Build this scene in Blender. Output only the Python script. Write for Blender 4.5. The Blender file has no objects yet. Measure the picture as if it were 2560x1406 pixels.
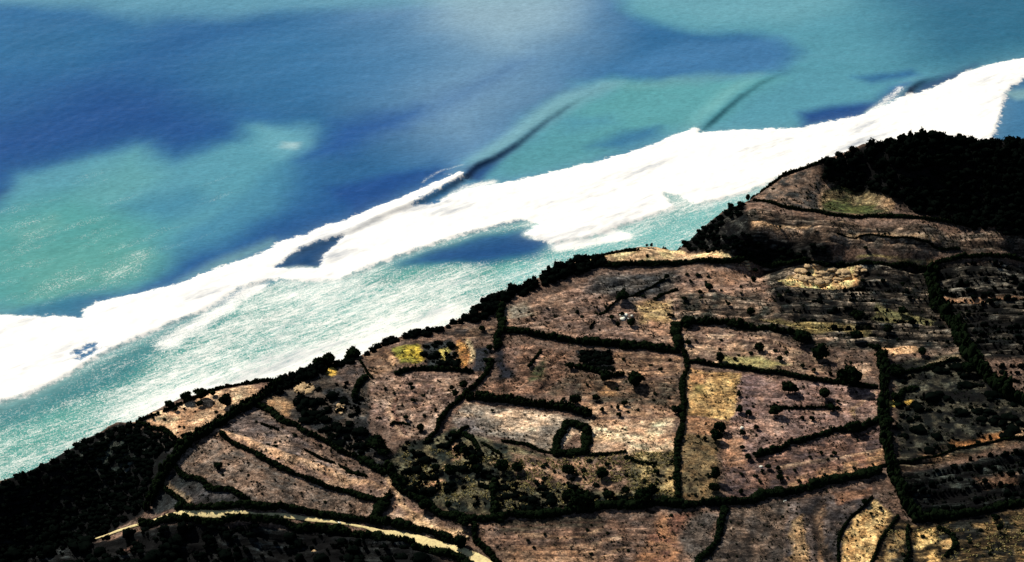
import bpy, math, random
import numpy as np
from mathutils import Vector

random.seed(7)
RNG = np.random.default_rng(11)
scene = bpy.context.scene
C = scene.collection

# ------------------------------------------------------------------ camera
CAM_H = 450.0
PITCH = math.radians(32.0)
FOV = math.radians(30.0)
cam_data = bpy.data.cameras.new("camera")
cam_data.sensor_fit = 'HORIZONTAL'
cam_data.angle = FOV
cam_data.clip_start = 5.0
cam_data.clip_end = 60000.0
cam = bpy.data.objects.new("camera", cam_data)
C.objects.link(cam)
cam.location = (0, 0, CAM_H)
cam.rotation_euler = (math.pi / 2 - PITCH, 0, 0)
scene.camera = cam

# ------------------------------------------------------------------ world, sun, exposure
SUN_EL = math.radians(43.0)
SUN_AZ = math.radians(-44.0)          # measured from +Y towards +X
world = bpy.data.worlds.new("World")
scene.world = world
world.use_nodes = True
wnt = world.node_tree
sky = wnt.nodes.new("ShaderNodeTexSky")
sky.sky_type = 'NISHITA'
sky.sun_disc = False
sky.sun_elevation = SUN_EL
sky.sun_rotation = SUN_AZ
sky.altitude = 400
wnt.links.new(sky.outputs[0], wnt.nodes["Background"].inputs[0])
wnt.nodes["Background"].inputs[1].default_value = 0.05
sun_d = bpy.data.lights.new("sun", 'SUN')
sun_d.energy = 4.6
sun_d.angle = math.radians(0.5)
sun_d.color = (1.0, 0.95, 0.88)
sun = bpy.data.objects.new("sun", sun_d)
C.objects.link(sun)
sdir = Vector((math.cos(SUN_EL) * math.sin(SUN_AZ), math.cos(SUN_EL) * math.cos(SUN_AZ), math.sin(SUN_EL)))
sun.rotation_euler = sdir.to_track_quat('Z', 'Y').to_euler()
scene.view_settings.view_transform = 'Standard'
scene.view_settings.look = 'None'
scene.view_settings.exposure = 0.45
scene.view_settings.gamma = 1.0
EXPO = 2 ** 0.45

SEA_Z = -70.0
F = 1280.0 / math.tan(FOV / 2)

# ------------------------------------------------------------------ helpers
def ray(px, py):
    x = (px - 1280.0) / F
    y = (703.0 - py) / F
    s, c = math.sin(PITCH), math.cos(PITCH)
    return np.array([x, c + y * s, -s + y * c])

def at_plane(px, py, z):
    d = ray(px, py)
    t = (z - CAM_H) / d[2]
    return d[0] * t, d[1] * t

def lin(c):
    c = np.array(c, dtype=float) / 255.0
    return np.where(c <= 0.04045, c / 12.92, ((c + 0.055) / 1.055) ** 2.4)

def sstep(a, b, x):
    t = np.clip((x - a) / (b - a), 0, 1)
    return t * t * (3 - 2 * t)

def _hash(ix, iy, seed):
    h = (ix.astype(np.int64) * 374761393 + iy.astype(np.int64) * 668265263 + seed * 974711) & 0x7fffffff
    h = ((h ^ (h >> 13)) * 1274126177) & 0x7fffffff
    h = (h ^ (h >> 16)) & 0xffff
    return h / 65535.0

def vnoise(x, y, seed=0):
    ix = np.floor(x); iy = np.floor(y)
    fx = x - ix; fy = y - iy
    fx = fx * fx * (3 - 2 * fx); fy = fy * fy * (3 - 2 * fy)
    a = _hash(ix, iy, seed); b = _hash(ix + 1, iy, seed)
    c = _hash(ix, iy + 1, seed); d = _hash(ix + 1, iy + 1, seed)
    return (a + (b - a) * fx) * (1 - fy) + (c + (d - c) * fx) * fy

def fbm(x, y, seed=0, octv=4):
    s = 0; a = 0.5; t = 0
    for k in range(octv):
        s = s + a * vnoise(x, y, seed + k * 17); t += a
        x = x * 2.03 + 3.1; y = y * 2.03 + 7.7; a *= 0.5
    return s / t          # 0..1, mean .5

def sdf_poly(poly, X, Y):
    """signed distance, negative inside"""
    d = np.full(X.shape, 1e9)
    inside = np.zeros(X.shape, bool)
    n = len(poly)
    for i in range(n):
        ax, ay = poly[i]; bx, by = poly[(i + 1) % n]
        ex, ey = bx - ax, by - ay
        L = ex * ex + ey * ey + 1e-9
        t = np.clip(((X - ax) * ex + (Y - ay) * ey) / L, 0, 1)
        d = np.minimum(d, (X - ax - t * ex) ** 2 + (Y - ay - t * ey) ** 2)
        cond = ((ay > Y) != (by > Y))
        xs = ax + (Y - ay) * ex / (ey if abs(ey) > 1e-9 else 1e-9)
        inside ^= cond & (X < xs)
    d = np.sqrt(d)
    return np.where(inside, -d, d)

def dist_line(pts, X, Y):
    """distance, signed side (+ = left of travel), arc parameter 0..1"""
    best = np.full(X.shape, 1e9); side = np.zeros(X.shape); par = np.zeros(X.shape)
    seg = [math.hypot(pts[i + 1][0] - pts[i][0], pts[i + 1][1] - pts[i][1]) for i in range(len(pts) - 1)]
    tot = sum(seg); acc = 0
    for i in range(len(pts) - 1):
        ax, ay = pts[i]; bx, by = pts[i + 1]
        ex, ey = bx - ax, by - ay
        L = ex * ex + ey * ey + 1e-9
        t = np.clip(((X - ax) * ex + (Y - ay) * ey) / L, 0, 1)
        dd = (X - ax - t * ex) ** 2 + (Y - ay - t * ey) ** 2
        m = dd < best
        best = np.where(m, dd, best)
        side = np.where(m, np.sign(ex * (Y - ay) - ey * (X - ax)), side)
        par = np.where(m, (acc + t * seg[i]) / tot, par)
        acc += seg[i]
    return np.sqrt(best), side, par

def smooth_line(pts, step=3.0):
    """Catmull-Rom resample of a polyline in world space"""
    P = [np.array(p, float) for p in pts]
    P = [2 * P[0] - P[1]] + P + [2 * P[-1] - P[-2]]
    out = []
    for i in range(1, len(P) - 2):
        n = max(2, int(np.linalg.norm(P[i + 1] - P[i]) / step))
        for k in range(n):
            t = k / n
            a = 2 * P[i]; b = P[i + 1] - P[i - 1]
            c = 2 * P[i - 1] - 5 * P[i] + 4 * P[i + 1] - P[i + 2]
            d = -P[i - 1] + 3 * P[i] - 3 * P[i + 1] + P[i + 2]
            out.append(0.5 * (a + b * t + c * t * t + d * t ** 3))
    out.append(P[-2])
    return out

def mk_mesh(name, V, Q, T=None, smooth=False):
    me = bpy.data.meshes.new(name)
    V = np.asarray(V, dtype=np.float32)
    Q = np.asarray(Q, dtype=np.int32).reshape(-1, 4)
    nt = 0 if T is None else len(T)
    me.vertices.add(len(V)); me.vertices.foreach_set("co", V.ravel())
    nl = len(Q) * 4 + nt * 3
    me.loops.add(nl); me.polygons.add(len(Q) + nt)
    idx = Q.ravel()
    starts = np.arange(len(Q)) * 4
    if nt:
        T = np.asarray(T, dtype=np.int32)
        idx = np.concatenate([idx, T.ravel()])
        starts = np.concatenate([starts, len(Q) * 4 + np.arange(nt) * 3])
    me.loops.foreach_set("vertex_index", idx)
    me.polygons.foreach_set("loop_start", starts.astype(np.int32))
    me.update(calc_edges=True)
    if smooth:
        me.polygons.foreach_set("use_smooth", np.ones(len(me.polygons), bool))
    return me

def add_attr(me, name, arr):
    a = me.attributes.new(name, 'FLOAT', 'POINT')
    a.data.foreach_set("value", np.asarray(arr, dtype=np.float32).ravel())

def add_col(me, name, rgb):
    a = me.color_attributes.new(name, 'FLOAT_COLOR', 'POINT')
    n = len(me.vertices)
    out = np.ones((n, 4), dtype=np.float32)
    out[:, :3] = rgb.reshape(n, 3)
    a.data.foreach_set("color", out.ravel())

def link(name, me, mat=None, parent=None, loc=None):
    o = bpy.data.objects.new(name, me)
    C.objects.link(o)
    if mat is not None and me is not None and len(me.materials) == 0:
        me.materials.append(mat)
    if parent is not None:
        o.parent = parent
    if loc is not None:
        o.location = loc
    return o

def grid_quads(nx, ny):
    i = np.arange(nx - 1); j = np.arange(ny - 1)
    I, J = np.meshgrid(i, j)
    a = (J * nx + I).ravel()
    return np.stack([a, a + 1, a + nx + 1, a + nx], 1)

def axis(lo, hi, step, far):
    core = np.arange(lo, hi + step * 0.5, step)
    g = []
    s = step; v = hi
    while v < far:
        s *= 1.35; v += s; g.append(v)
    b = []
    s = step; v = lo
    while v > -far:
        s *= 1.35; v -= s; b.append(v)
    return np.concatenate([np.array(b[::-1]), core, np.array(g)])

# ------------------------------------------------------------------ terrain height (before the cliff)
CTRL = []
def ctl(pts):
    for px, py, z in pts:
        x, y = at_plane(px, py, z)
        CTRL.append((x, y, z))
ctl([(450,1105,0),(640,1000,0),(900,900,0),(1100,870,0),(1250,830,0),(1450,700,0),(1700,870,0),(1700,1060,0),
     (1690,1260,0),(1250,1290,-1),(950,1190,0),(2200,960,0),(2210,1180,0),(2000,850,0),(1950,720,0),(2150,720,0),
     (1300,1020,1),(1000,1000,0),(1430,1100,0),(2500,900,0),(2500,750,0),(2500,1150,0),(2350,1250,-3),(2400,1390,0),
     (1450,1390,-2),(1900,1390,-2),
     (330,1045,0),(200,1105,-4),(60,1180,-8),(0,1205,-9),(200,1200,-12),(100,1300,-20),(0,1406,-26),(300,1290,-16),
     (350,1210,-10),(400,1150,-3),(450,1285,-6),(700,1300,-5),(1100,1360,-3),(700,1406,-10),(500,1380,-12),(-200,1300,-12),
     (1620,618,4),(1540,630,3),(1760,640,2),(1600,668,0),(1850,662,-1),(1480,650,1),(1380,690,0),
     (1740,640,-2),(1900,655,-2),(2080,665,0),(2300,668,0),(2560,665,0),
     (1780,560,8),(1900,592,10),(2080,612,9),(2300,622,7),(2500,628,6),(2700,630,6),(1760,600,2),
     (1900,500,13),(2060,530,13),(2300,555,13),(2500,575,12),(2700,585,12),
     (1960,430,15),(2060,412,20),(2160,368,28),(2240,350,34),(2330,336,38),(2480,352,36),(2560,353,36),(2720,355,36),
     (2060,445,14),(2150,468,13),(2300,530,12),(2450,560,11),(2000,455,14),(2600,575,11)])
# behind the crest of the dark hill
for px, py, z in [(2060,412,20),(2160,368,28),(2240,350,34),(2330,336,38),(2480,352,36),(2560,353,36),(2720,355,36)]:
    x, y = at_plane(px, py, z)
    CTRL.append((x, y + 30, z - 14)); CTRL.append((x, y + 70, z - 34))
for x, y, z in [(-900,300,-20),(-300,450,-14),(0,300,0),(500,300,0),(900,600,0),(0,-400,0),(1200,-400,0),(-1200,-400,0),
                (1500,1200,0),(-100,560,0),(100,520,-2),(250,520,0)]:
    CTRL.append((x, y, z))
CT = np.array(CTRL)
_c = 7.0
def _phi(dx, dy): return np.sqrt(dx * dx + dy * dy + _c * _c)
A = _phi(CT[:, None, 0] - CT[None, :, 0], CT[:, None, 1] - CT[None, :, 1])
W = np.linalg.solve(A + np.eye(len(CT)) * 0.6 * -1.0, CT[:, 2])
def h_raw(X, Y):
    out = np.zeros(np.shape(X))
    for k in range(len(CT)):
        out = out + W[k] * _phi(X - CT[k, 0], Y - CT[k, 1])
    return out

gx = axis(-330, 330, 1.0, 9000); gy = axis(480, 900, 1.0, 9000)
GX, GY = np.meshgrid(gx, gy)
xr0, xr1, yr0, yr1 = -700.0, 700.0, 380.0, 1250.0
HR = h_raw(np.clip(GX, -700, 700), np.clip(GY, 250, 1250))
HR = np.clip(HR, -32, 45)

def bil(Z, x, y):
    i = np.clip(np.searchsorted(gx, x) - 1, 0, len(gx) - 2)
    j = np.clip(np.searchsorted(gy, y) - 1, 0, len(gy) - 2)
    tx = (x - gx[i]) / (gx[i + 1] - gx[i]); ty = (y - gy[j]) / (gy[j + 1] - gy[j])
    return (Z[j, i] * (1 - tx) + Z[j, i + 1] * tx) * (1 - ty) + (Z[j + 1, i] * (1 - tx) + Z[j + 1, i + 1] * tx) * ty

def at(px, py, Z=None):
    """pixel -> point on the terrain"""
    Z = HR if Z is None else Z
    d = ray(px, py)
    ts = np.linspace((50 - CAM_H) / d[2], (-34 - CAM_H) / d[2], 500)
    X = d[0] * ts; Y = d[1] * ts; zz = CAM_H + d[2] * ts
    below = zz < bil(Z, X, Y)
    k = int(np.argmax(below)) if below.any() else len(ts) - 1
    return X[k], Y[k]

def world_poly(pts):
    return [at(px, py) for px, py in pts]

# ------------------------------------------------------------------ coast line
sil = [(-160,1290,-12),(0,1203,-9),(60,1180,-8),(130,1142,-6),(200,1106,-4),(290,1052,-1),(345,1045,0),(400,1020,0),(450,992,0),
       (500,985,0),(560,962,0),(650,945,0),(700,942,0),(760,920,0),(800,905,0),(870,895,0),(900,885,0),(960,850,0),
       (1040,826,0),(1110,810,0),(1160,782,0),(1215,750,0),(1260,725,0),(1320,706,0),(1380,668,0),(1440,648,0),
       (1500,632,2),(1560,620,3),(1620,611,4),(1700,608,2),(1722,584,4),(1780,548,8),(1830,517,11),(1875,490,13),(1910,462,14),
       (1960,430,15),(2020,414,17)]
coast = [at_plane(*p) for p in sil]
for px, py, z in [(2060,400,20),(2160,362,28),(2240,350,34),(2330,334,38),(2480,352,36),(2560,353,36),(2720,355,36)]:
    x, y = at_plane(px, py, z)
    coast.append((x, y + 1.5))
coast = [(-9000, 300), (-900, 470)] + coast + [(900, 1150), (9000, 2200)]
land_poly = [(-9000, -9000)] + coast + [(9000, -9000)]

wx = (fbm(GX / 9, GY / 9, 5) - .5) * 4; wy = (fbm(GX / 9, GY / 9, 9) - .5) * 4
CS = sdf_poly(land_poly, GX + wx * .5, GY + wy * .5)       # negative on land

# ------------------------------------------------------------------ ground colours
LAND_K = .70 * EXPO
def lc(c): return lin(c) / LAND_K
def base_noise(s, seed): return fbm(GX / s, GY / s, seed)
COL = np.empty(GX.shape + (3,))
n1 = base_noise(30, 1)[..., None]; n2 = base_noise(7, 2)[..., None]
COL[:] = lc((104, 84, 74)) * (0.6 + 0.8 * n1) * (0.55 + 0.9 * n2)
H = HR.copy()
TERR = np.zeros(GX.shape)

def rot(a):
    ca, sa = math.cos(a), math.sin(a)
    return GX * ca + GY * sa, -GX * sa + GY * ca

def field(pts, c, soft=0.8, var=0.35, c2=None, s2=9, ang=None, la=30, lb=2.0, st=0.0, bank=0.0, warp=1.0, seed=None):
    global COL, H
    P = world_poly(pts)
    xs = [p[0] for p in P]; ys = [p[1] for p in P]
    i0, i1 = np.searchsorted(gx, [min(xs) - 8, max(xs) + 8]); j0, j1 = np.searchsorted(gy, [min(ys) - 8, max(ys) + 8])
    sl = (slice(j0, j1), slice(i0, i1))
    X = GX[sl]; Y = GY[sl]
    sd = int(abs(sum(xs)) * 3 + len(pts)) % 997 if seed is None else seed
    s = sdf_poly(P, X + wx[sl] * warp + (vnoise(X / 2.3, Y / 2.3, sd) - .5) * 1.6 * warp, Y + wy[sl] * warp)
    w = sstep(soft, -soft, s)[..., None]
    col = np.broadcast_to(lc(c), X.shape + (3,)).copy()
    if c2 is not None:
        t = sstep(.38, .62, fbm(X / s2, Y / s2, sd + 3))[..., None]
        col = col * (1 - t) + lc(c2) * t
    v = fbm(X / 4.0, Y / 4.0, sd + 1)[..., None]
    col = col * (1 + var * 2 * (v - .5))
    if ang is not None:
        a = math.radians(ang); ca, sa = math.cos(a), math.sin(a)
        U = X * ca + Y * sa; Vv = -X * sa + Y * ca
        q = fbm(U / la, Vv / lb, sd + 5, 3)
        q = sstep(.36, .64, q)
        col = col * (1 - st + 2 * st * q[..., None])
        H[sl] += 1.7 * bank * (q - .5) * w[..., 0]
        TERR[sl] = TERR[sl] * (1 - w[..., 0]) + min(1, st * 1.25) * w[..., 0]
    else:
        TERR[sl] *= 1 - w[..., 0]
    COL[sl] = COL[sl] * (1 - w) + col * w

# left dark slope: scrub ground, its shade deepened in the colour
field([(-200,1300),(0,1200),(300,1045),(455,1108),(370,1275),(260,1345),(-200,1500)], (12,16,16), 1, .7, (5,8,8), 6)
field([(235,1110),(300,1085),(360,1130),(300,1200),(240,1170)], (48,56,52), 1.5, .8, (8,12,12), 3)
field([(350,1060),(440,1110),(430,1150),(400,1130)], (60,56,54), 1, .5, (26,30,34), 4)
# pale corner field at the cliff
field([(335,1046),(400,1024),(480,998),(560,972),(625,962),(650,980),(600,1008),(520,1068),(455,1103)], (222,184,150), .8, .2, (176,138,110), 5, ang=28, la=14, lb=1.7, st=.16)
# parallel strips
field([(640,1008),(720,1050),(850,1125),(940,1185),(1000,1220),(1000,1275),(870,1215),(700,1140),(545,1078),(600,1040)], (150,125,110), .6, .4, (104,92,90), 6, ang=-33, la=26, lb=1.7, st=.22)
field([(540,1082),(700,1140),(850,1192),(965,1232),(1060,1290),(1155,1318),(1140,1342),(1080,1335),(980,1295),(962,1250),(850,1222),(700,1168),(600,1118)], (184,150,126), .6, .3, (138,112,100), 6, ang=-33, la=26, lb=1.8, st=.2)
field([(540,1078),(700,1132),(850,1184),(965,1222),(975,1236),(850,1198),(700,1146),(545,1088)], (212,172,140), .7, .15)
field([(1000,1290),(1150,1322),(1140,1342),(1080,1336)], (206,168,130), 1, .2)
field([(430,1168),(470,1108),(530,1098),(620,1142),(750,1202),(900,1252),(965,1262),(940,1302),(800,1292),(620,1250)], (150,126,112), .6, .45, (108,98,92), 5, ang=-33, la=22, lb=2, st=.22)
field([(400,1202),(432,1178),(615,1246),(600,1262),(470,1258)], (58,56,58), .6, .5, (34,38,40), 5)
field([(370,1282),(402,1214),(462,1258),(440,1276)], (42,46,48), .6, .5, (24,28,30), 5)
field([(402,1200),(470,1256),(480,1250),(410,1196)], (140,120,96), .5, .4)
# below the track
field([(300,1345),(450,1308),(600,1312),(800,1328),(1010,1352),(1120,1400),(1150,1500),(-100,1500),(100,1380)], (30,33,34), 1, .8, (5,7,8), 5, ang=-9, la=26, lb=2.2, st=.75, bank=.9)
# left-middle scrub
field([(650,1000),(700,955),(800,912),(900,893),(925,960),(925,1090),(990,1180),(960,1190),(850,1120),(720,1045)], (74,66,60), 1, .8, (38,40,42), 5)
field([(650,1000),(690,990),(740,1010),(720,1045)], (150,120,92), 1, .4)
field([(840,905),(900,893),(920,945),(880,975),(830,960)], (104,88,82), 1, .4, (72,66,66), 5)
field([(812,925),(838,918),(850,930),(835,940),(818,935)], (222,176,84), .6, .2)
field([(905,882),(950,868),(995,872),(985,930),(935,946)], (140,112,92), .8, .35, (94,74,62), 5)
field([(970,880),(985,890),(992,915),(978,918)], (205,164,130), .6, .2)
field([(984,872),(1052,862),(1062,900),(1040,912),(1000,914)], (186,164,66), .5, .3, (120,118,54), 6)
field([(1060,860),(1130,850),(1140,900),(1120,925),(1060,925)], (46,50,52), 1, .6, (28,32,34), 4)
field([(1145,850),(1172,862),(1182,895),(1160,922),(1140,905)], (196,144,86), .7, .35, (160,110,70), 4)
field([(1105,872),(1128,872),(1124,900),(1104,896)], (196,180,104), .5, .3)
field([(1100,835),(1160,815),(1250,818),(1245,840),(1160,850)], (134,108,90), 1, .7, (50,44,42), 3, ang=20, la=12, lb=1.5, st=.5)
field([(1185,870),(1230,865),(1215,930),(1180,925)], (34,36,42), .8, .4)
# oval furrowed field
field([(918,945),(980,934),(1100,930),(1198,940),(1150,990),(1110,1040),(1080,1090),(1000,1098),(930,1045)], (168,140,124), .8, .3, (140,114,104), 6, ang=68, la=14, lb=1.8, st=.28)
# row of fields below the long hedge
field([(1240,870),(1290,862),(1312,880),(1296,945),(1245,950)], (118,94,84), .8, .3)
field([(1238,868),(1262,880),(1282,945),(1240,955)], (26,28,36), 1.2, .4)
field([(1300,862),(1420,878),(1410,930),(1370,985),(1200,1000),(1200,955),(1290,948)], (152,118,100), .8, .5, (120,92,78), 5, ang=62, la=12, lb=2.5, st=.4, bank=.6)
field([(1330,925),(1365,890),(1362,950),(1322,965)], (60,64,42), 1.2, .4)
field([(1420,930),(1460,925),(1400,990),(1370,985)], (92,78,66), 1.2, .3)
field([(1445,872),(1530,878),(1534,925),(1500,930),(1452,915)], (20,26,30), .8, .5)
field([(1532,880),(1700,892),(1702,940),(1562,946),(1538,925)], (176,140,114), .7, .5, (122,94,78), 3, ang=-5, la=9, lb=1.6, st=.3)
field([(1430,932),(1550,950),(1692,950),(1694,1018),(1560,1010),(1440,1000)], (128,102,84), 1, .45, (84,76,66), 6, ang=60, la=9, lb=1.8, st=.3)
field([(1510,955),(1545,965),(1540,990),(1500,985)], (160,118,82), 1.5, .3)
field([(1430,1005),(1690,1018),(1690,1045),(1480,1040)], (188,152,124), 1, .4, (140,110,92), 4)
field([(1160,1008),(1300,1025),(1400,1042),(1480,1055),(1480,1100),(1440,1085),(1390,1125),(1300,1105),(1200,1085),(1130,1055)], (222,192,166), .7, .2, (140,128,118), 9, ang=-14, la=20, lb=2.2, st=.15)
field([(1135,1040),(1190,1045),(1210,1085),(1150,1080)], (112,104,104), 3, .3)
field([(1480,1048),(1600,1052),(1690,1048),(1690,1120),(1600,1132),(1560,1142),(1480,1140),(1470,1100)], (240,206,172), .7, .15, (186,150,124), 7, ang=-8, la=20, lb=2.5, st=.12)
field([(1470,1100),(1568,1106),(1560,1138),(1475,1136)], (176,146,124), .5, .3)
# speckled scrub field
field([(1085,1095),(1130,1070),(1250,1110),(1400,1145),(1560,1145),(1690,1140),(1690,1255),(1500,1265),(1240,1285),(1150,1280),(1000,1240),(960,1160),(1010,1105)], (98,92,72), 1, .9, (30,36,32), 3)
field([(1280,1140),(1570,1150),(1580,1230),(1300,1210)], (152,120,100), 2, .6, (92,76,66), 4)
field([(1575,1125),(1690,1122),(1690,1248),(1610,1215)], (176,152,108), 1.5, .6, (80,72,56), 3)
field([(1130,1110),(1150,1110),(1150,1150),(1132,1155)], (176,138,110), .8, .3)
field([(1060,1205),(1110,1200),(1100,1235),(1080,1230)], (190,148,116), .8, .3)
# golden field and its neighbours
field([(1718,922),(1852,934),(1826,1052),(1714,1040)], (206,168,114), .5, .25, (172,138,94), 5, ang=85, la=6, lb=1.6, st=.22)
field([(1718,922),(1790,930),(1760,975),(1716,985)], (166,126,92), 3, .4)
field([(1730,960),(1765,962),(1760,985),(1735,985)], (112,104,66), 2.5, .4)
field([(1712,1044),(1822,1056),(1800,1090),(1708,1080)], (150,112,86), .7, .3)
field([(1706,1082),(1800,1092),(1795,1250),(1696,1255)], (92,80,60), 1, .7, (120,98,70), 3)
field([(1854,935),(1990,952),(2205,978),(2190,1035),(2100,1072),(1985,1100),(1895,1135),(1820,1130),(1802,1100),(1830,1052)], (164,132,118), .8, .35, (134,108,102), 7, ang=4, la=18, lb=3, st=.12)
field([(1856,940),(1900,945),(1895,1035),(1840,1045)], (112,92,92), 3, .3)
field([(1815,1130),(1960,1125),(2210,1062),(2222,1170),(2080,1202),(1900,1242),(1810,1248)], (134,104,92), .8, .5, (80,66,66), 4, ang=11, la=22, lb=3, st=.2)
field([(1960,1200),(2040,1175),(2215,1120),(2215,1165),(2080,1198),(1975,1215)], (178,138,104), 1.5, .4, (136,100,84), 5)
field([(1810,1085),(1860,1100),(1870,1170),(1820,1160)], (164,124,100), 2, .4)
# band above
field([(1700,840),(1850,838),(2000,875),(2160,905),(2195,950),(2000,932),(1720,902)], (186,154,130), .9, .45, (122,98,86), 4, ang=-8, la=16, lb=2, st=.35, bank=.5)
field([(1800,885),(1900,895),(1980,915),(1900,925),(1800,905)], (150,140,96), 1.5, .5)
# upper middle slope
field([(1262,822),(1262,775),(1400,730),(1500,685),(1750,668),(1900,672),(1950,705),(1900,800),(1700,800),(1682,862),(1500,850),(1380,842)], (166,134,116), .9, .4, (132,108,98), 8, ang=24, la=18, lb=2, st=.25, bank=.3)
field([(1480,690),(1700,675),(1690,740),(1560,755),(1470,735)], (88,84,82), 4, .5, (66,66,68), 5, ang=20, la=16, lb=2, st=.4, bank=.6)
field([(1262,775),(1320,755),(1340,790),(1268,800)], (138,126,112), 2, .3)
field([(1590,760),(1680,755),(1690,800),(1600,810)], (186,156,112), 3, .3)
field([(1620,800),(1690,812),(1690,835),(1610,830)], (172,134,112), 2, .4)
field([(1760,690),(1880,665),(1900,690),(1830,710),(1770,720)], (158,124,104), 2, .4)
field([(1700,740),(1900,735),(1960,790),(2200,880),(2000,860),(1850,825),(1700,800)], (128,108,94), 3, .6, (66,66,60), 5, ang=-6, la=22, lb=1.8, st=.6, bank=.7)
# right-hand middle, striped
field([(1900,672),(2330,670),(2340,760),(2400,870),(2200,885),(1950,790)], (104,94,84), 2, .8, (24,28,28), 4, ang=-3, la=24, lb=1.7, st=.75, bank=.9)
field([(1900,800),(2080,810),(2180,822),(2180,835),(2000,830)], (150,132,88), 1, .5, ang=-4, la=20, lb=1.2, st=.5)
field([(2190,760),(2280,790),(2340,800),(2330,815),(2180,800)], (108,104,72), 1, .6)
field([(2180,872),(2280,870),(2300,880),(2240,893)], (206,164,126), .5, .3)
field([(2320,880),(2395,868),(2400,890),(2330,895)], (118,100,88), .7, .5)
# knoll
field([(1460,648),(1500,636),(1560,622),(1620,613),(1700,618),(1780,630),(1860,645),(1840,653),(1750,650),(1600,658),(1520,655)], (236,204,156), .6, .2, (206,172,138), 7)
# headland
field([(1880,500),(1912,465),(1960,434),(2030,425),(2060,445),(2050,525),(1960,518)], (120,100,88), 1.2, .6, (54,54,54), 4)
field([(2050,525),(2058,478),(2110,455),(2180,470),(2235,510),(2220,535),(2140,535)], (138,120,90), .9, .5, (66,70,44), 6, ang=-4, la=14, lb=1.6, st=.4)
field([(2070,500),(2200,515),(2170,532),(2060,525)], (70,76,44), 1.2, .5)
field([(2105,466),(2165,470),(2150,478),(2105,474)], (196,176,100), .6, .3)
field([(2200,490),(2240,500),(2230,530),(2180,525)], (148,122,96), 1.5, .5)
field([(1860,545),(1880,525),(2060,545),(2300,565),(2600,600),(2600,640),(2300,628),(2080,605),(1880,578)], (128,108,94), 1, .5, (78,72,66), 5, ang=-5, la=30, lb=1.3, st=.55, bank=.8)
field([(1870,560),(2020,563),(2020,572),(1880,572)], (188,154,122), .5, .3)
field([(2095,592),(2200,594),(2330,606),(2330,598),(2200,586),(2100,582)], (176,146,116), .6, .3)
field([(2140,640),(2330,652),(2330,657),(2140,648)], (146,130,88), .4, .5)
# woods on the headland slope, dark hill
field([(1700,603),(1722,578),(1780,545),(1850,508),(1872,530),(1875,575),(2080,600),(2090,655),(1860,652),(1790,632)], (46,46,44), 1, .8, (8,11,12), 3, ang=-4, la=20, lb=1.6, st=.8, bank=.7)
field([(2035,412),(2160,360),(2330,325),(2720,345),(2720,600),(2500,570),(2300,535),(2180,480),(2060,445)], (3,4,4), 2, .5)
# pale outcrop
field([(1940,708),(1990,686),(2040,664),(2135,674),(2146,714),(2060,726),(1985,720)], (255,214,154), .8, .25, (216,166,118), 3)
# far right
field([(2335,672),(2600,662),(2600,900),(2460,900),(2400,860),(2345,760)], (66,62,56), 2, .9, (10,14,14), 5, ang=-3, la=30, lb=1.5, st=.85, bank=1.0)
field([(2345,742),(2430,745),(2560,750),(2600,750),(2600,756),(2430,752),(2345,748)], (182,140,110), .5, .4)
field([(2230,905),(2400,880),(2470,940),(2600,1000),(2600,1080),(2245,1150),(2235,1010)], (72,70,60), 2, .9, (12,16,15), 3, ang=20, la=8, lb=2, st=.4)
field([(2300,925),(2400,895),(2395,885),(2330,902)], (132,118,96), 1, .4)
field([(2222,1000),(2250,1000),(2255,1014),(2222,1018)], (236,202,104), .5, .15)
field([(2250,1002),(2285,998),(2288,1010),(2255,1012)], (190,150,72), .5, .3)
field([(2240,1150),(2400,1100),(2600,1065),(2600,1100),(2400,1140),(2290,1180),(2245,1185)], (118,92,70), 2, .7, (60,56,46), 4, ang=10, la=26, lb=1.6, st=.7, bank=.8)
field([(2380,1105),(2520,1082),(2520,1095),(2400,1120)], (176,122,78), 1, .4)
field([(2235,1190),(2300,1180),(2600,1110),(2600,1262),(2400,1290),(2290,1300)], (38,42,40), 2, .9, (6,9,10), 5, ang=10, la=24, lb=1.5, st=.85, bank=1.0)
field([(2440,1200),(2540,1190),(2540,1210),(2450,1215)], (110,84,68), 2, .6)
# bottom band
field([(1195,1315),(1300,1300),(1500,1290),(1800,1275),(1805,1310),(1760,1500),(1270,1500)], (128,102,88), .8, .5, (86,72,66), 4, ang=2, la=18, lb=2.5, st=.25)
field([(1240,1305),(1500,1292),(1520,1320),(1260,1330)], (70,62,52), 1.5, .5, ang=90, la=6, lb=1.0, st=.3)
field([(1655,1295),(1740,1282),(1700,1345),(1690,1500),(1540,1500),(1600,1370)], (136,100,76), 2, .4, (120,84,70), 4)
field([(1250,1370),(1500,1360),(1520,1500),(1280,1500)], (156,122,98), 2, .4)
field([(1700,1345),(1740,1282),(1800,1280),(1780,1350),(1740,1430)], (84,76,72), 1.5, .5)
field([(1820,1272),(1960,1250),(1975,1500),(1740,1500),(1790,1370)], (104,88,78), 1, .5, (70,62,58), 5, ang=78, la=10, lb=2, st=.3)
field([(1965,1255),(2180,1215),(2200,1255),(2130,1320),(2095,1500),(1975,1500)], (96,84,80), 1, .5, (60,56,58), 5, ang=70, la=12, lb=2.2, st=.35)
field([(1978,1310),(2000,1290),(2010,1340),(2040,1500),(1985,1500)], (150,122,92), .8, .4)
field([(2040,1285),(2062,1262),(2060,1300),(2058,1350),(2070,1500),(2045,1500)], (138,108,84), .8, .4)
field([(2080,1235),(2170,1222),(2180,1245),(2100,1262)], (128,92,72), 1.5, .5)
field([(2095,1500),(2108,1350),(2140,1300),(2190,1252),(2212,1268),(2240,1286),(2212,1325),(2180,1400),(2172,1500)], (214,178,124), .5, .25, (176,136,90), 3)
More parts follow.
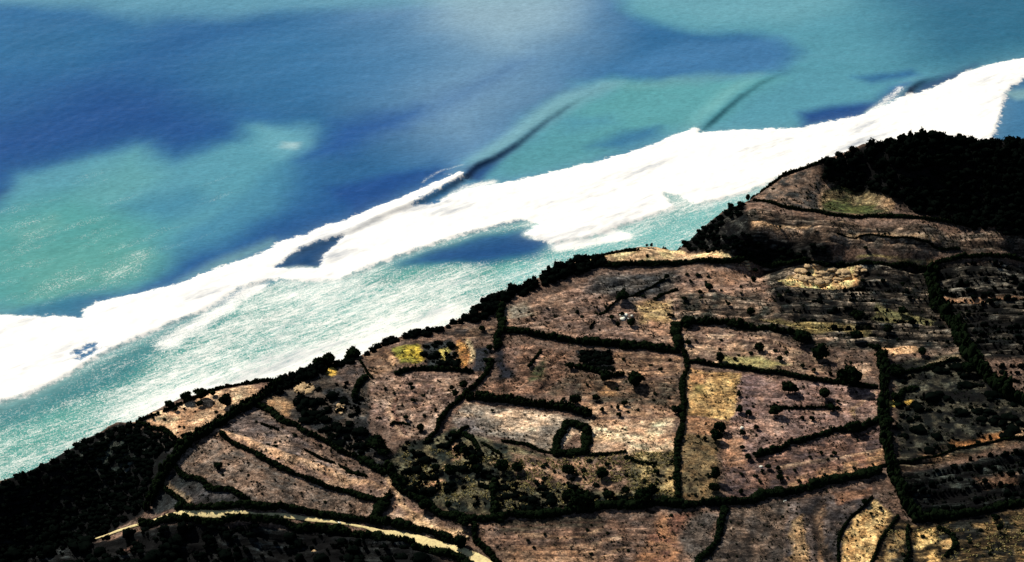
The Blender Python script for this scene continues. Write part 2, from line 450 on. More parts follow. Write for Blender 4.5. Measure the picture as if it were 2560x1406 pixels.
field([(2235,1285),(2290,1310),(2400,1300),(2600,1262),(2600,1500),(2180,1500),(2200,1340)], (104,84,56), 1.2, .8, (34,34,30), 4, ang=8, la=12, lb=2.2, st=.6)
field([(2238,1325),(2258,1325),(2265,1345),(2240,1390),(2215,1500),(2210,1390)], (178,146,100), .8, .4, (60,56,48), 3)
field([(2285,1360),(2300,1325),(2350,1318),(2340,1350),(2300,1375)], (204,168,112), .6, .3)
field([(2310,1406),(2325,1375),(2345,1370),(2340,1500),(2300,1500)], (206,168,112), .6, .3)
field([(2355,1350),(2380,1345),(2385,1365),(2355,1368)], (206,168,116), .6, .3)

# furrow banks: low raised edges
def bank(pts, wd, hh, c=None):
    P = world_poly(pts)
    xs = [p[0] for p in P]; ys = [p[1] for p in P]
    i0, i1 = np.searchsorted(gx, [min(xs) - 6, max(xs) + 6]); j0, j1 = np.searchsorted(gy, [min(ys) - 6, max(ys) + 6])
    sl = (slice(j0, j1), slice(i0, i1))
    d, s, t = dist_line(P, GX[sl], GY[sl])
    w = np.exp(-(d / wd) ** 2)
    H[sl] += (1.5 if hh < 0 else 1.2) * hh * w
    if c is not None:
        ww = np.exp(-(d / (wd * 1.1)) ** 4)[..., None] * .85
        COL[sl] = COL[sl] * (1 - ww) + lc(c) * ww
bank([(540,1080),(700,1136),(850,1188),(960,1226)], 2.0, 1.1)
bank([(965,1180),(975,1215),(995,1235),(1000,1262),(1030,1285),(1060,1295)], .9, .2, (214,176,140))
bank([(980,1000),(972,1025),(985,1060),(1005,1090)], .8, .4, (196,164,140))
bank([(990,1000),(984,1025),(996,1058),(1015,1085)], .8, -.4, (120,84,76))
bank([(1050,960),(1042,985),(1030,1030)], .8, .4, (150,116,100))
bank([(1072,960),(1060,990),(1045,1020)], .7, -.3, (120,92,84))
bank([(1168,850),(1178,870),(1182,890),(1176,905)], .8, .3, (214,190,150))
bank([(1300,1335),(1400,1345),(1460,1342),(1500,1325)], .9, .3, (176,140,112))
bank([(1485,1355),(1530,1350),(1550,1345)], .8, .3, (190,156,130))
bank([(1500,1400),(1540,1380),(1560,1372)], .8, .3, (176,140,112))
bank([(2135,1020),(2160,1000),(2190,980)], .9, .25, (186,150,124))
bank([(2130,1022),(2135,1035)], .7, .2, (196,160,110))
bank([(1230,1160),(1320,1172),(1400,1182)], .6, .3, (196,160,130))
bank([(1480,1097),(1520,1100),(1568,1105)], .7, .5, (214,180,140))
bank([(1950,1170),(2100,1147),(2225,1125)], .8, .4, (176,146,122))
bank([(2095,580),(2102,560),(2110,552)], .6, .3, (150,126,104))
bank([(2050,520),(2050,490),(2065,465),(2090,452)], .6, .2, (150,126,104))
bank([(290,1065),(330,1100),(365,1130)], .5, .2, (96,100,92))
bank([(265,1090),(300,1125),(330,1160)], .5, .2, (84,88,80))
bank([(205,1140),(230,1122),(250,1110)], .6, .2, (100,104,96))
bank([(300,1195),(318,1178),(322,1165)], .6, .2, (96,100,96))
bank([(240,1180),(270,1192),(262,1200)], .6, .2, (84,84,78))
bank([(0,1398),(40,1390),(80,1387)], .7, .2, (110,104,96))
bank([(185,1372),(215,1362),(225,1355)], .7, .2, (104,96,90))
bank([(318,1378),(330,1368)], 1.6, .4, (150,110,96))

for off in (0, 14, 28, 42):
    bank([(2060+off*.2,1235+off),(2030+off*.1,1290+off),(2055,1345+off*.7),(2090,1406+off)], .6, -.35, (58,48,42))
for off in (0, 16, 32, 48, 64, 80):
    bank([(940,950+off*.9),(1000,962+off),(1080,955+off*.85),(1150-off*.5,950+off*.7)], .55, -.3, (112,90,78))
for off in range(0, 7):
    bank([(655+off*8,1012+off*9),(800+off*6,1095+off*9),(960,1190+off*8)], .5, -.25, (104,84,74))
for off in range(0, 6):
    bank([(480-off*6,1108+off*12),(640-off*6,1160+off*13),(800,1222+off*12),(920,1262+off*8)], .5, -.2, (112,92,80))
for off in range(0, 8):
    bank([(1290,862+off*14),(1440,888+off*14),(1690,900+off*14)], .55, -.3, (84,66,56))
for off in range(0, 6):
    bank([(1290,790+off*11),(1420,752+off*15),(1600,745+off*17),(1685,760+off*16)], .55, -.3, (96,78,68))
for off in range(0, 6):
    bank([(1250,1318+off*15),(1420,1308+off*16),(1640,1300+off*16)], .5, -.3, (84,64,56))
for off in range(0, 7):
    bank([(1850,960+off*14),(2000,975+off*12),(2190,990+off*8)], .5, -.25, (104,82,76))
for off in range(0, 6):
    bank([(1825,1150+off*15),(1980,1125+off*15),(2210,1078+off*15)], .5, -.25, (80,62,56))
# general relief and the cliff
H += (fbm(GX / 22, GY / 22, 40) - .5) * 2.4 + (fbm(GX / 6, GY / 4, 41) - .5) * .8
cd = np.clip(CS, -60, 60)
H += -1.2 * sstep(-6, 0, cd)
drop = sstep(0, 26, cd) ** .8
crag = (fbm(GX / 7, GY / 7, 51) - .5) * 10 * sstep(0, 8, cd) * sstep(34, 20, cd)
H = H * (1 - drop) + (-84.0) * drop + crag
H = np.where(CS > 34, -84.0, H)
rock = lc((150, 132, 112)) * (0.6 + .8 * base_noise(5, 77)[..., None])
wcl = sstep(1.0, 5.0, cd)[..., None]
COL = COL * (1 - wcl) + rock * wcl
COL = np.clip(COL, 0.003, 0.8)

# land faces only where needed (drop quads far out at sea)
verts = np.stack([GX, GY, H], -1).reshape(-1, 3)
quads = grid_quads(len(gx), len(gy))
cflat = CS.ravel()
keep = cflat[quads].min(1) < 45
ground_me = mk_mesh("ground", verts, quads[keep], smooth=True)
add_col(ground_me, "field_colour", COL)
add_attr(ground_me, "terrace", TERR)

def nmat(name):
    m = bpy.data.materials.new(name); m.use_nodes = True
    nt = m.node_tree
    b = nt.nodes["Principled BSDF"]
    return m, nt, b

def N(nt, t, **kw):
    n = nt.nodes.new(t)
    for k, v in kw.items():
        setattr(n, k, v)
    return n

def noise_node(nt, vec, scale, detail=4, rough=.6):
    n = N(nt, "ShaderNodeTexNoise")
    n.inputs["Scale"].default_value = scale
    n.inputs["Detail"].default_value = detail
    n.inputs["Roughness"].default_value = rough
    nt.links.new(vec, n.inputs["Vector"])
    return n.outputs["Fac"]

def mapr(nt, v, a, b, c, d, smooth=False):
    n = N(nt, "ShaderNodeMapRange")
    if smooth: n.interpolation_type = 'SMOOTHSTEP'
    for i, x in enumerate((a, b, c, d)):
        n.inputs[i + 1].default_value = x
    nt.links.new(v, n.inputs[0])
    return n.outputs[0]

def math_node(nt, op, a, b=None):
    n = N(nt, "ShaderNodeMath", operation=op)
    for i, v in enumerate((a, b)):
        if v is None: continue
        if isinstance(v, (int, float)): n.inputs[i].default_value = v
        else: nt.links.new(v, n.inputs[i])
    return n.outputs[0]

def scale_col(nt, col, fac):
    n = N(nt, "ShaderNodeVectorMath", operation='SCALE')
    nt.links.new(col, n.inputs[0])
    if isinstance(fac, (int, float)): n.inputs["Scale"].default_value = fac
    else: nt.links.new(fac, n.inputs["Scale"])
    return n.outputs[0]

def mapping(nt, vec, scale=(1, 1, 1), rotz=0.0):
    if rotz:
        n0 = N(nt, "ShaderNodeMapping"); n0.inputs["Rotation"].default_value = (0, 0, rotz)
        nt.links.new(vec, n0.inputs["Vector"]); vec = n0.outputs[0]; rotz = 0.0
    n = N(nt, "ShaderNodeMapping")
    n.inputs["Scale"].default_value = scale
    n.inputs["Rotation"].default_value = (0, 0, rotz)
    nt.links.new(vec, n.inputs["Vector"])
    return n.outputs[0]

gm, nt, b = nmat("dry_ground")
tc = N(nt, "ShaderNodeTexCoord").outputs["Object"]
att = N(nt, "ShaderNodeAttribute", attribute_name="field_colour").outputs["Color"]
na = mapr(nt, noise_node(nt, mapping(nt, tc, (.85, 1.1, 1)), .20, 8, .82), .40, .60, .26, 1.5)
nb = mapr(nt, noise_node(nt, tc, .85, 5, .85), .36, .64, .40, 1.5)
nc = mapr(nt, noise_node(nt, mapping(nt, tc, (.8, 1.3, 1)), .5, 5, .8), .38, .62, .62, 1.28)
f1 = math_node(nt, 'MULTIPLY', math_node(nt, 'MULTIPLY', na, nb), nc)
patchy = mapr(nt, noise_node(nt, tc, .06, 3, .6), .36, .56, .3, 1)
dk = mapr(nt, noise_node(nt, tc, 1.1, 4, .75), .54, .62, 1, .22)
dk = math_node(nt, 'ADD', math_node(nt, 'MULTIPLY', math_node(nt, 'SUBTRACT', dk, 1), patchy), 1)
br = mapr(nt, noise_node(nt, tc, 1.7, 3, .7), .60, .68, 1, 1.6)
f1 = math_node(nt, 'MULTIPLY', math_node(nt, 'MULTIPLY', f1, dk), br)
terr = N(nt, "ShaderNodeAttribute", attribute_name="terrace").outputs["Fac"]
wob = N(nt, "ShaderNodeVectorMath", operation='MULTIPLY_ADD')
nz = N(nt, "ShaderNodeTexNoise"); nz.inputs["Scale"].default_value = .03; nt.links.new(tc, nz.inputs["Vector"])
nt.links.new(nz.outputs["Color"], wob.inputs[0]); wob.inputs[1].default_value = (0, 14, 0); nt.links.new(tc, wob.inputs[2])
lines = mapr(nt, noise_node(nt, mapping(nt, wob.outputs[0], (.05, .75, 1)), .9, 5, .7), .44, .58, .14, 1.5, True)
blot = mapr(nt, noise_node(nt, mapping(nt, tc, (.5, 1.6, 1)), .35, 4, .7), .45, .58, .45, 1.2, True)
tf = math_node(nt, 'SUBTRACT', math_node(nt, 'MULTIPLY', lines, blot), 1)
f1 = math_node(nt, 'MULTIPLY', f1, math_node(nt, 'ADD', math_node(nt, 'MULTIPLY', tf, terr), 1))
f1 = math_node(nt, 'POWER', f1, 1.15)
f1 = math_node(nt, 'MINIMUM', f1, 2.3)
# tint: some pinkish, some greenish
hue = N(nt, "ShaderNodeMix", data_type='RGBA', blend_type='MIX')
nt.links.new(mapr(nt, noise_node(nt, tc, .14, 6, .75), .42, .58, 0, 1), hue.inputs[0])
hue.inputs[6].default_value = (1.04, .96, .80, 1)
hue.inputs[7].default_value = (.90, .96, .90, 1)
mul = N(nt, "ShaderNodeVectorMath", operation='MULTIPLY')
nt.links.new(scale_col(nt, att, f1), mul.inputs[0]); nt.links.new(hue.outputs[2], mul.inputs[1])
nt.links.new(mul.outputs[0], b.inputs["Base Color"])
b.inputs["Roughness"].default_value = .95
b.inputs["Specular IOR Level"].default_value = .1
bp = N(nt, "ShaderNodeBump"); bp.inputs["Strength"].default_value = .8; bp.inputs["Distance"].default_value = .35
nt.links.new(noise_node(nt, tc, 1.1, 4, .7), bp.inputs["Height"]); nt.links.new(bp.outputs[0], b.inputs["Normal"])
ground = link("ground", ground_me, gm)
ground["kind"] = "structure"
ground["label"] = "dry brown farmland sheet with field plots ending in a sea cliff"

def gz(x, y): return float(bil(H, np.float64(x), np.float64(y)))

# ------------------------------------------------------------------ sea
sx = axis(-400, 400, 1.15, 20000); sy = axis(560, 1300, 1.15, 20000)
SX, SY = np.meshgrid(sx, sy)
SEA_K = 1.26 * EXPO
def sea_pt(p): return at_plane(p[0], p[1], SEA_Z)
swx = (fbm(SX / 30, SY / 30, 101) - .5) * 26; swy = (fbm(SX / 30, SY / 30, 105) - .5) * 26
shx = (fbm(SX / 6, SY / 6, 111) - .5) * 5; shy = (fbm(SX / 6, SY / 6, 115) - .5) * 5
SC = np.empty(SX.shape + (3,))
SC[:] = lin((50, 116, 166))
SC *= (0.8 + .4 * fbm(SX / 60, SY / 40, 120))[..., None]
FO = np.full(SX.shape, -30.0)            # foam signed distance, + = foam
SP = np.zeros(SX.shape)                  # speckle density
SH = np.zeros(SX.shape)                  # height
def sea_slice(P, m):
    xs = [p[0] for p in P]; ys = [p[1] for p in P]
    i0, i1 = np.searchsorted(sx, [min(xs) - m, max(xs) + m]); j0, j1 = np.searchsorted(sy, [min(ys) - m, max(ys) + m])
    return slice(j0, j1), slice(i0, i1)
def patch(pts, c, soft=12, a=1.0, warp=.6, spk=None):
    P = [sea_pt(p) for p in pts]
    sl = sea_slice(P, soft + 25)
    s = sdf_poly(P, SX[sl] + swx[sl] * warp, SY[sl] + swy[sl] * warp)
    w = sstep(soft, -soft, s) * a
    if c is not None:
        SC[sl] = SC[sl] * (1 - w[..., None]) + lin(c) * w[..., None]
    if spk is not None:
        SP[sl] = SP[sl] * (1 - w) + spk * w

# haze painted into the water colour at upper centre; pale top band
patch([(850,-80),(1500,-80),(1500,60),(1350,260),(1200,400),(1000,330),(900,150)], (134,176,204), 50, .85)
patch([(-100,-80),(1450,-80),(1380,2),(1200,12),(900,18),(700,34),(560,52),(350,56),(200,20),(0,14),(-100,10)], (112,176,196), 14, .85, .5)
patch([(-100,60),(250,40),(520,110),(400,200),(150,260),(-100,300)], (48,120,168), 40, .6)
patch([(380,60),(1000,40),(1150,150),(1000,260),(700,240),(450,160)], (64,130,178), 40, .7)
patch([(1050,-80),(1500,-80),(1400,60),(1280,110),(1120,60)], (170,204,216), 30, .7)  # glow at the top centre painted onto the water
patch([(-120,200),(200,170),(420,60),(640,60),(420,200),(200,330),(-120,420)], (30,92,156), 34, .55, .2)
# right-hand shallows
patch([(1480,-80),(2800,-80),(2800,240),(2560,160),(2400,205),(2250,250),(2000,330),(1750,340),(1650,372),(1400,430),(1200,475),(1165,448),(1300,340),(1440,215),(1560,200),(1700,205),(1850,190),(1960,175),(1990,130),(1900,92),(1720,76),(1600,40)], (98,170,186), 14, .95, .7)
patch([(1500,-80),(2300,-80),(2000,60),(1750,60),(1600,20)], (124,188,200), 20, .7)
patch([(2150,-80),(2800,-80),(2800,190),(2560,150),(2400,180),(2300,150)], (40,108,142), 45, .85)  # top right corner darkened like lens vignetting, put into the colour
patch([(1960,-80),(2560,-80),(2450,20),(2300,15)], (66,128,160), 25, .5)
patch([(1560,200),(1960,200),(1880,225),(1800,280),(1740,310),(1560,350),(1400,330),(1450,260)], (104,182,182), 14, .7)
patch([(1240,400),(1400,330),(1560,330),(1560,390),(1400,425),(1260,440)], (96,170,176), 12, .7)
patch([(1480,375),(1560,330),(1660,312),(1650,345),(1560,378)], (56,122,168), 8, .8)
patch([(1420,300),(1520,290),(1540,310),(1430,330)], (76,144,180), 12, .5)
patch([(1700,105),(1950,95),(1985,125),(1950,180),(1800,192),(1560,190),(1540,160)], (76,136,184), 12, .8, .3)
patch([(2010,318),(2000,280),(2100,262),(2190,252),(2230,215),(2270,208),(2235,262),(2150,296)], (24,76,146), 7, .95, .3)
patch([(2140,192),(2280,172),(2300,190),(2180,206)], (42,104,158), 6, .8, .3)
patch([(2265,240),(2300,205),(2400,178),(2440,160),(2400,200),(2310,235)], (14,62,116), 6, .9, .2)
patch([(2500,225),(2540,215),(2800,215),(2800,380),(2470,380)], (72,132,172), 5, 1, .2)
patch([(2500,232),(2560,225),(2620,240),(2540,250)], (150,196,196), 4, .7, .2)
# dark blue belt on the left
patch([(-120,330),(60,290),(230,215),(420,215),(640,330),(600,345),(450,400),(350,370),(200,400),(50,430),(-40,520),(-120,540)], (26,84,152), 36, .9, .15)
patch([(-100,470),(50,475),(20,500),(-100,530)], (24,66,130), 7, .8)
# turquoise cloud on the left
patch([(-120,560),(0,520),(60,432),(200,402),(330,368),(360,368),(440,402),(600,352),(620,312),(780,318),(800,360),(740,430),(700,520),(600,590),(450,660),(300,735),(60,790),(-120,800)], (96,172,190), 14, .6, .5, spk=.16)
patch([(-120,560),(0,525),(60,440),(200,410),(330,376),(360,376),(440,410),(600,360),(620,322),(740,330),(740,380),(640,450),(540,540),(400,620),(250,700),(60,770),(-120,790)], (106,180,192), 8, .6, .5)
patch([(-120,560),(20,520),(200,480),(400,560),(380,700),(200,770),(-120,800)], (92,176,168), 26, .85, .6, spk=.2)
patch([(230,440),(340,380),(400,440),(300,520),(200,500)], (112,184,184), 14, .6)
patch([(640,320),(780,320),(790,370),(700,400),(640,370)], (122,190,204), 8, .6)
patch([(700,355),(735,355),(735,372),(700,372)], (190,226,226), 4, .8)
patch([(240,670),(330,640),(370,640),(330,670),(250,700)], (140,196,180), 8, .7, spk=.46)
patch([(20,590),(120,540),(150,560),(60,610)], (120,186,176), 8, .6, spk=.34)
patch([(60,700),(200,650),(240,700),(120,760)], (104,176,166), 8, .5, spk=.32)
patch([(300,520),(480,470),(540,500),(400,560)], (66,142,176), 14, .6)
patch([(810,330),(930,290),(980,480),(760,600),(560,690),(480,690),(640,600),(730,520),(790,420)], (48,108,158), 26, .75)
patch([(1000,300),(1100,235),(1250,165),(1330,150),(1230,230),(1090,300)], (70,120,176), 16, .5)
patch([(1500,225),(1700,190),(1900,190),(1700,215)], (130,190,190), 8, .5)
patch([(0,640),(300,600),(420,640),(300,720),(60,770)], (108,182,170), 18, .6, .6)
# dark trough ahead of the surf line
patch([(60,785),(180,750),(330,730),(450,650),(600,600),(760,520),(820,470),(960,440),(1100,420),(1150,432),(1060,470),(900,535),(800,575),(690,615),(560,668),(430,712),(225,768),(200,792)], (36,96,158), 12, .9, .5, spk=.0)
patch([(-60,760),(60,775),(200,745),(215,790),(-60,800)], (58,134,158), 10, .7)
patch([(850,310),(950,290),(1050,265),(1000,320),(860,380),(760,400)], (40,96,166), 14, .85)
patch([(840,470),(960,440),(1090,430),(1000,480),(880,530)], (30,82,152), 8, .8)
patch([(1160,446),(1170,425),(1240,395),(1290,365),(1240,415),(1200,455)], (30,76,140), 4, .9, .1)  # shaded face of the first wave, put into the colour
patch([(450,700),(560,640),(680,600),(690,612),(560,668)], (150,206,196), 7, .55, .2)
# inshore water
patch([(-200,1010),(0,1005),(80,980),(240,895),(400,820),(520,775),(700,700),(900,680),(1100,600),(1340,548),(1640,470),(1740,490),(1900,450),(2050,380),(2200,380),(2200,600),(1500,800),(900,1000),(400,1200),(-200,1400)], (86,172,162), 5, 1, .1, spk=.44)
patch([(-200,1020),(0,1010),(80,985),(240,905),(400,830),(520,780),(560,800),(400,900),(250,990),(100,1060),(-200,1150)], (62,140,146), 8, .9, .3, spk=.2)
patch([(-200,1150),(60,1060),(250,1000),(280,1050),(100,1150),(-200,1300)], (96,178,164), 12, .9, .4, spk=.40)
patch([(400,900),(560,800),(700,720),(1000,690),(1250,680),(1100,800),(800,900),(450,1020),(280,1030)], (94,178,166), 14, .9, .4, spk=.54)
patch([(300,1040),(500,950),(900,830),(1130,760),(1200,800),(900,960),(500,1060)], (128,194,180), 12, .9, .3, spk=.74)
patch([(960,690),(1000,655),(1100,618),(1200,590),(1330,575),(1400,600),(1350,640),(1200,662),(1050,670)], (48,104,154), 8, .95, .3, spk=.04)
patch([(880,700),(960,668),(1050,668),(1200,665),(1180,690),(1000,700)], (104,184,172), 6, .8, .3, spk=.42)
patch([(700,720),(860,705),(960,720),(900,780),(780,800),(740,770)], (112,192,182), 10, .8, .4, spk=.52)
patch([(1240,690),(1400,620),(1600,560),(1720,520),(1900,465),(2060,420),(2060,560),(1700,640),(1500,660),(1300,720)], (128,202,196), 8, .9, .3, spk=.36)
patch([(1100,630),(1340,592),(1370,612),(1340,640),(1200,655),(1080,655)], (34,84,144), 9, .8, .4)

# surf
surf = [(-200,785),(0,790),(200,794),(212,775),(240,757),(330,738),(440,712),(560,664),(640,640),(690,612),(720,598),(760,590),(800,568),(870,548),(935,518),(1000,495),(1090,458),(1150,438),(1161,448),(1110,472),(1060,500),(1030,517),(1090,508),(1130,484),(1160,474),(1200,467),(1300,451),(1420,422),(1500,402),(1600,374),(1680,340),(1742,318),(1750,332),(1830,326),(1900,325),(2000,320),(2050,308),(2150,290),(2205,265),(2258,242),(2270,238),(2300,232),(2380,200),(2420,175),(2480,160),(2560,145),(2800,110),
        (2800,190),(2560,198),(2518,232),(2505,280),(2486,345),(2470,420),(2300,430),(2100,420),(2000,430),(1940,452),(1880,478),(1800,500),(1740,513),(1690,492),(1660,486),(1692,520),(1600,552),(1450,602),(1380,611),(1310,590),(1340,560),(1300,552),(1150,590),(1000,640),(900,680),(850,702),(750,706),(680,700),(600,722),(510,778),(400,822),(250,890),(180,935),(80,985),(0,1010),(-200,1080)]
P = [sea_pt(p) for p in surf]
sl = sea_slice(P, 60)
FO[sl] = np.maximum(FO[sl], -sdf_poly(P, SX[sl] + shx[sl] * .35, SY[sl] + shy[sl] * .35))
def foam_hole(pts, soft=1.0):
    P = [sea_pt(p) for p in pts]; sl = sea_slice(P, 30)
    s = sdf_poly(P, SX[sl] + shx[sl] * .3, SY[sl] + shy[sl] * .3)
    FO[sl] = np.minimum(FO[sl], s * soft)
foam_hole([(684,672),(750,626),(800,606),(862,590),(826,625),(806,645),(798,672),(740,672)], 1.3)
patch([(680,685),(755,618),(870,585),(830,640),(800,682),(720,676)], (24,74,124), 4, .95, 0, spk=0)
foam_hole([(182,885),(225,860),(240,862),(200,888)], 1)
foam_hole([(188,898),(235,872),(248,874),(205,900)], 1)
# thin old foam trails outside
def trail(pts, wd, dens):
    P = [sea_pt(p) for p in pts]; sl = sea_slice(P, 12)
    d, s_, t = dist_line(P, SX[sl] + shx[sl] * .5, SY[sl] + shy[sl] * .5)
    SP[sl] = np.maximum(SP[sl], dens * np.exp(-(d / wd) ** 2))
trail([(1060,455),(1080,438),(1110,426),(1158,420)], 1.6, .36)
trail([(2180,285),(2210,255),(2250,225)], 4, .6)
trail([(1120,500),(1160,470),(1230,455)], 4, .6)
trail([(1900,450),(2000,420),(2080,388)], 5, .3)
trail([(680,690),(740,675),(790,678)], 4, .6)
trail([(640,720),(520,800),(420,860)], 9, .7)
trail([(1340,585),(1460,560),(1560,590),(1400,618)], 6, .9)

# wave shapes
def ridge(pts, h0, h1, front, back, taper=1e-5):
    P = smooth_line([sea_pt(p) for p in pts], 4.0); P = [(p[0], p[1]) for p in P]
    sl = sea_slice(P, 40)
    d, s, t = dist_line(P, SX[sl], SY[sl])
    # left of travel (up-right) is seaward
    sgn = np.where(s > 0, d / back, d / front)
    hh = h0 + (h1 - h0) * t
    end = sstep(0, .06, t) if False else 1.0
    SH[sl] = np.maximum(SH[sl], hh * np.exp(-sgn ** 2 * 1.6) * sstep(0, taper, t + 1e-6))
ridge([(1162,446),(1185,420),(1230,398),(1290,360),(1350,310),(1420,262),(1500,220)], 2.6, .1, 2.8, 14)
ridge([(1748,330),(1790,292),(1850,240),(1920,196),(2000,170)], 2.0, .1, 2.8, 14, .14)
ridge([(2262,246),(2278,222),(2300,206),(2330,196)], 3.2, .5, 2.6, 10, .3)
ridge([(690,668),(760,622),(850,590),(960,540),(1060,500),(1150,450)], .4, 2.6, 3.0, 8)
ridge([(0,1008),(80,983),(180,930),(250,888),(400,820),(520,772),(620,720)], .25, .15, 1.2, 9)
ridge([(860,700),(1000,640),(1150,590),(1320,548)], .3, .3, 1.2, 9)
# swell lines
ang = math.radians(28)
U = SX * math.sin(ang) * -1 + SY * math.cos(ang)
SH += .16 * np.sin(U / 7.5 + 3.5 * (fbm(SX / 60, SY / 60, 130) - .5) * 2) * sstep(0, 60, 30 - FO * 0 + 30)
SH += (fbm(SX / 5, SY / 5, 131) - .5) * .5
foamw = sstep(-1, 2.5, FO)
SH += foamw * (.35 + .55 * fbm(SX / 3.2, SY / 3.2, 133, 3))
# faces of the standing waves: their shade painted into the water colour
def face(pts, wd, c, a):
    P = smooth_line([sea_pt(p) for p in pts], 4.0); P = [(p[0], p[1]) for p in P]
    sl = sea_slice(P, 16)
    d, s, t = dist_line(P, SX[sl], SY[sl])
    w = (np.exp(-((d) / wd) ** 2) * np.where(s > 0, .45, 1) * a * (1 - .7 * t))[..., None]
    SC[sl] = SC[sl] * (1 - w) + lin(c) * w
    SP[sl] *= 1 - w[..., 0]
def glow(pts, off, wd, c, a):  # lit seaward backs of the waves, painted paler in the water colour
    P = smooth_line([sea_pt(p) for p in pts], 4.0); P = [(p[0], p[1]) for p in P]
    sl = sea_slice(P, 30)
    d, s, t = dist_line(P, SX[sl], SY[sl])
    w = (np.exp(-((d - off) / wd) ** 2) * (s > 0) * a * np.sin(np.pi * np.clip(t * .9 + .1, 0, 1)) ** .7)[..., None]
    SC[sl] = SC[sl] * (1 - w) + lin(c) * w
patch([(1200,400),(1290,330),(1400,240),(1500,205),(1560,205),(1440,270),(1340,330),(1240,400),(1180,425)], (138,190,200), 7, .6, .2)  # broad light behind the first crest, painted into the colour
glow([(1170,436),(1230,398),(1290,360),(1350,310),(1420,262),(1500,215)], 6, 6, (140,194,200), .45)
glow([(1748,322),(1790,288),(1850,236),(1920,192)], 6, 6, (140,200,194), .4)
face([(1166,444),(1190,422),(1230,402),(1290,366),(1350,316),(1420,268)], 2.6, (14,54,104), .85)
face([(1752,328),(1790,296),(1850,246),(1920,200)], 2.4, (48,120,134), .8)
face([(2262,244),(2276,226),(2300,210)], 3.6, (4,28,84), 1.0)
# streaks in the open water
SC *= (0.93 + .14 * fbm(SX / 14, SY / 3.0, 140, 3))[..., None]
hal = np.exp(np.minimum(FO, 0) / 4.5) * (.12 + .5 * sstep(.05, .3, SP))
SC = SC * (1 - hal[..., None]) + lin((196, 226, 222)) * hal[..., None]
SC = np.clip(SC / SEA_K, 0, .75)
sverts = np.stack([SX, SY, SEA_Z + SH * (np.abs(SX) < 900) * (SY < 1600) * (SY > 300)], -1).reshape(-1, 3)
sq = grid_quads(len(sx), len(sy))
sea_me = mk_mesh("sea", sverts, sq, smooth=True)
add_col(sea_me, "water_colour", SC)
add_attr(sea_me, "foam", FO)
add_attr(sea_me, "speckle", SP)

sm, nt, b = nmat("sea_water")
tc = N(nt, "ShaderNodeTexCoord").outputs["Object"]
wc = N(nt, "ShaderNodeAttribute", attribute_name="water_colour").outputs["Color"]
fa = N(nt, "ShaderNodeAttribute", attribute_name="foam").outputs["Fac"]
sp = N(nt, "ShaderNodeAttribute", attribute_name="speckle").outputs["Fac"]
along = mapping(nt, tc, (.22, 1.0, 1), math.radians(-36))
e1 = mapr(nt, noise_node(nt, tc, .22, 8, .78), .25, .75, -3.8, 3.8)
fedge = mapr(nt, math_node(nt, 'ADD', fa, e1), -1.2, 1.8, 0, 1, True)
s1 = noise_node(nt, along, .6, 8, .8)
s2 = noise_node(nt, tc, 1.5, 4, .7)
s3 = noise_node(nt, along, .12, 3, .5)
sn = math_node(nt, 'ADD', math_node(nt, 'ADD', math_node(nt, 'MULTIPLY', s1, .55), math_node(nt, 'MULTIPLY', s2, .35)), math_node(nt, 'MULTIPLY', s3, .22))
sn = mapr(nt, sn, .40, .74, 0, 1)
spd = math_node(nt, 'ADD', sn, math_node(nt, 'MULTIPLY', sp, 1.25))
spk = mapr(nt, spd, .92, 1.36, 0, 1, False)
glit = mapr(nt, noise_node(nt, tc, 1.15, 3, .8), .56, .61, 0, 1)  # sun glitter inshore, painted as pale dots in the base colour
glit = math_node(nt, 'MULTIPLY', glit, mapr(nt, math_node(nt, 'ADD', sp, math_node(nt, 'MULTIPLY', s3, .5)), .42, .68, 0, 1))
spk = math_node(nt, 'MAXIMUM', spk, glit)
foam = math_node(nt, 'MAXIMUM', fedge, math_node(nt, 'MULTIPLY', spk, .92))
wvar = mapr(nt, noise_node(nt, mapping(nt, tc, (.45, 1.3, 1), math.radians(-12)), .6, 6, .75), .3, .7, .78, 1.22)
wcol = scale_col(nt, wc, wvar)
fcol = N(nt, "ShaderNodeMix", data_type='RGBA')
nt.links.new(mapr(nt, noise_node(nt, along, .07, 8, .7), .53, .74, 0, 1), fcol.inputs[0])
fcol.inputs[6].default_value = (.82, .80, .73, 1)
fcol.inputs[7].default_value = (.30, .33, .36, 1)
mx = N(nt, "ShaderNodeMix", data_type='RGBA')
nt.links.new(foam, mx.inputs[0]); nt.links.new(wcol, mx.inputs[6]); nt.links.new(fcol.outputs[2], mx.inputs[7])
nt.links.new(mx.outputs[2], b.inputs["Base Color"])
nt.links.new(mapr(nt, foam, 0, 1, .22, .9), b.inputs["Roughness"])
nt.links.new(mapr(nt, foam, 0, 1, .30, .05), b.inputs["Specular IOR Level"])
b.inputs["IOR"].default_value = 1.33
bp = N(nt, "ShaderNodeBump"); bp.inputs["Strength"].default_value = .3; bp.inputs["Distance"].default_value = .3
nt.links.new(noise_node(nt, mapping(nt, tc, (.5, 1.5, 1), math.radians(-15)), .5, 6, .65), bp.inputs["Height"])
nt.links.new(bp.outputs[0], b.inputs["Normal"])
sea = link("sea", sea_me, sm)
sea["kind"] = "structure"
sea["label"] = "blue and turquoise sea with white surf breaking below the cliffs"

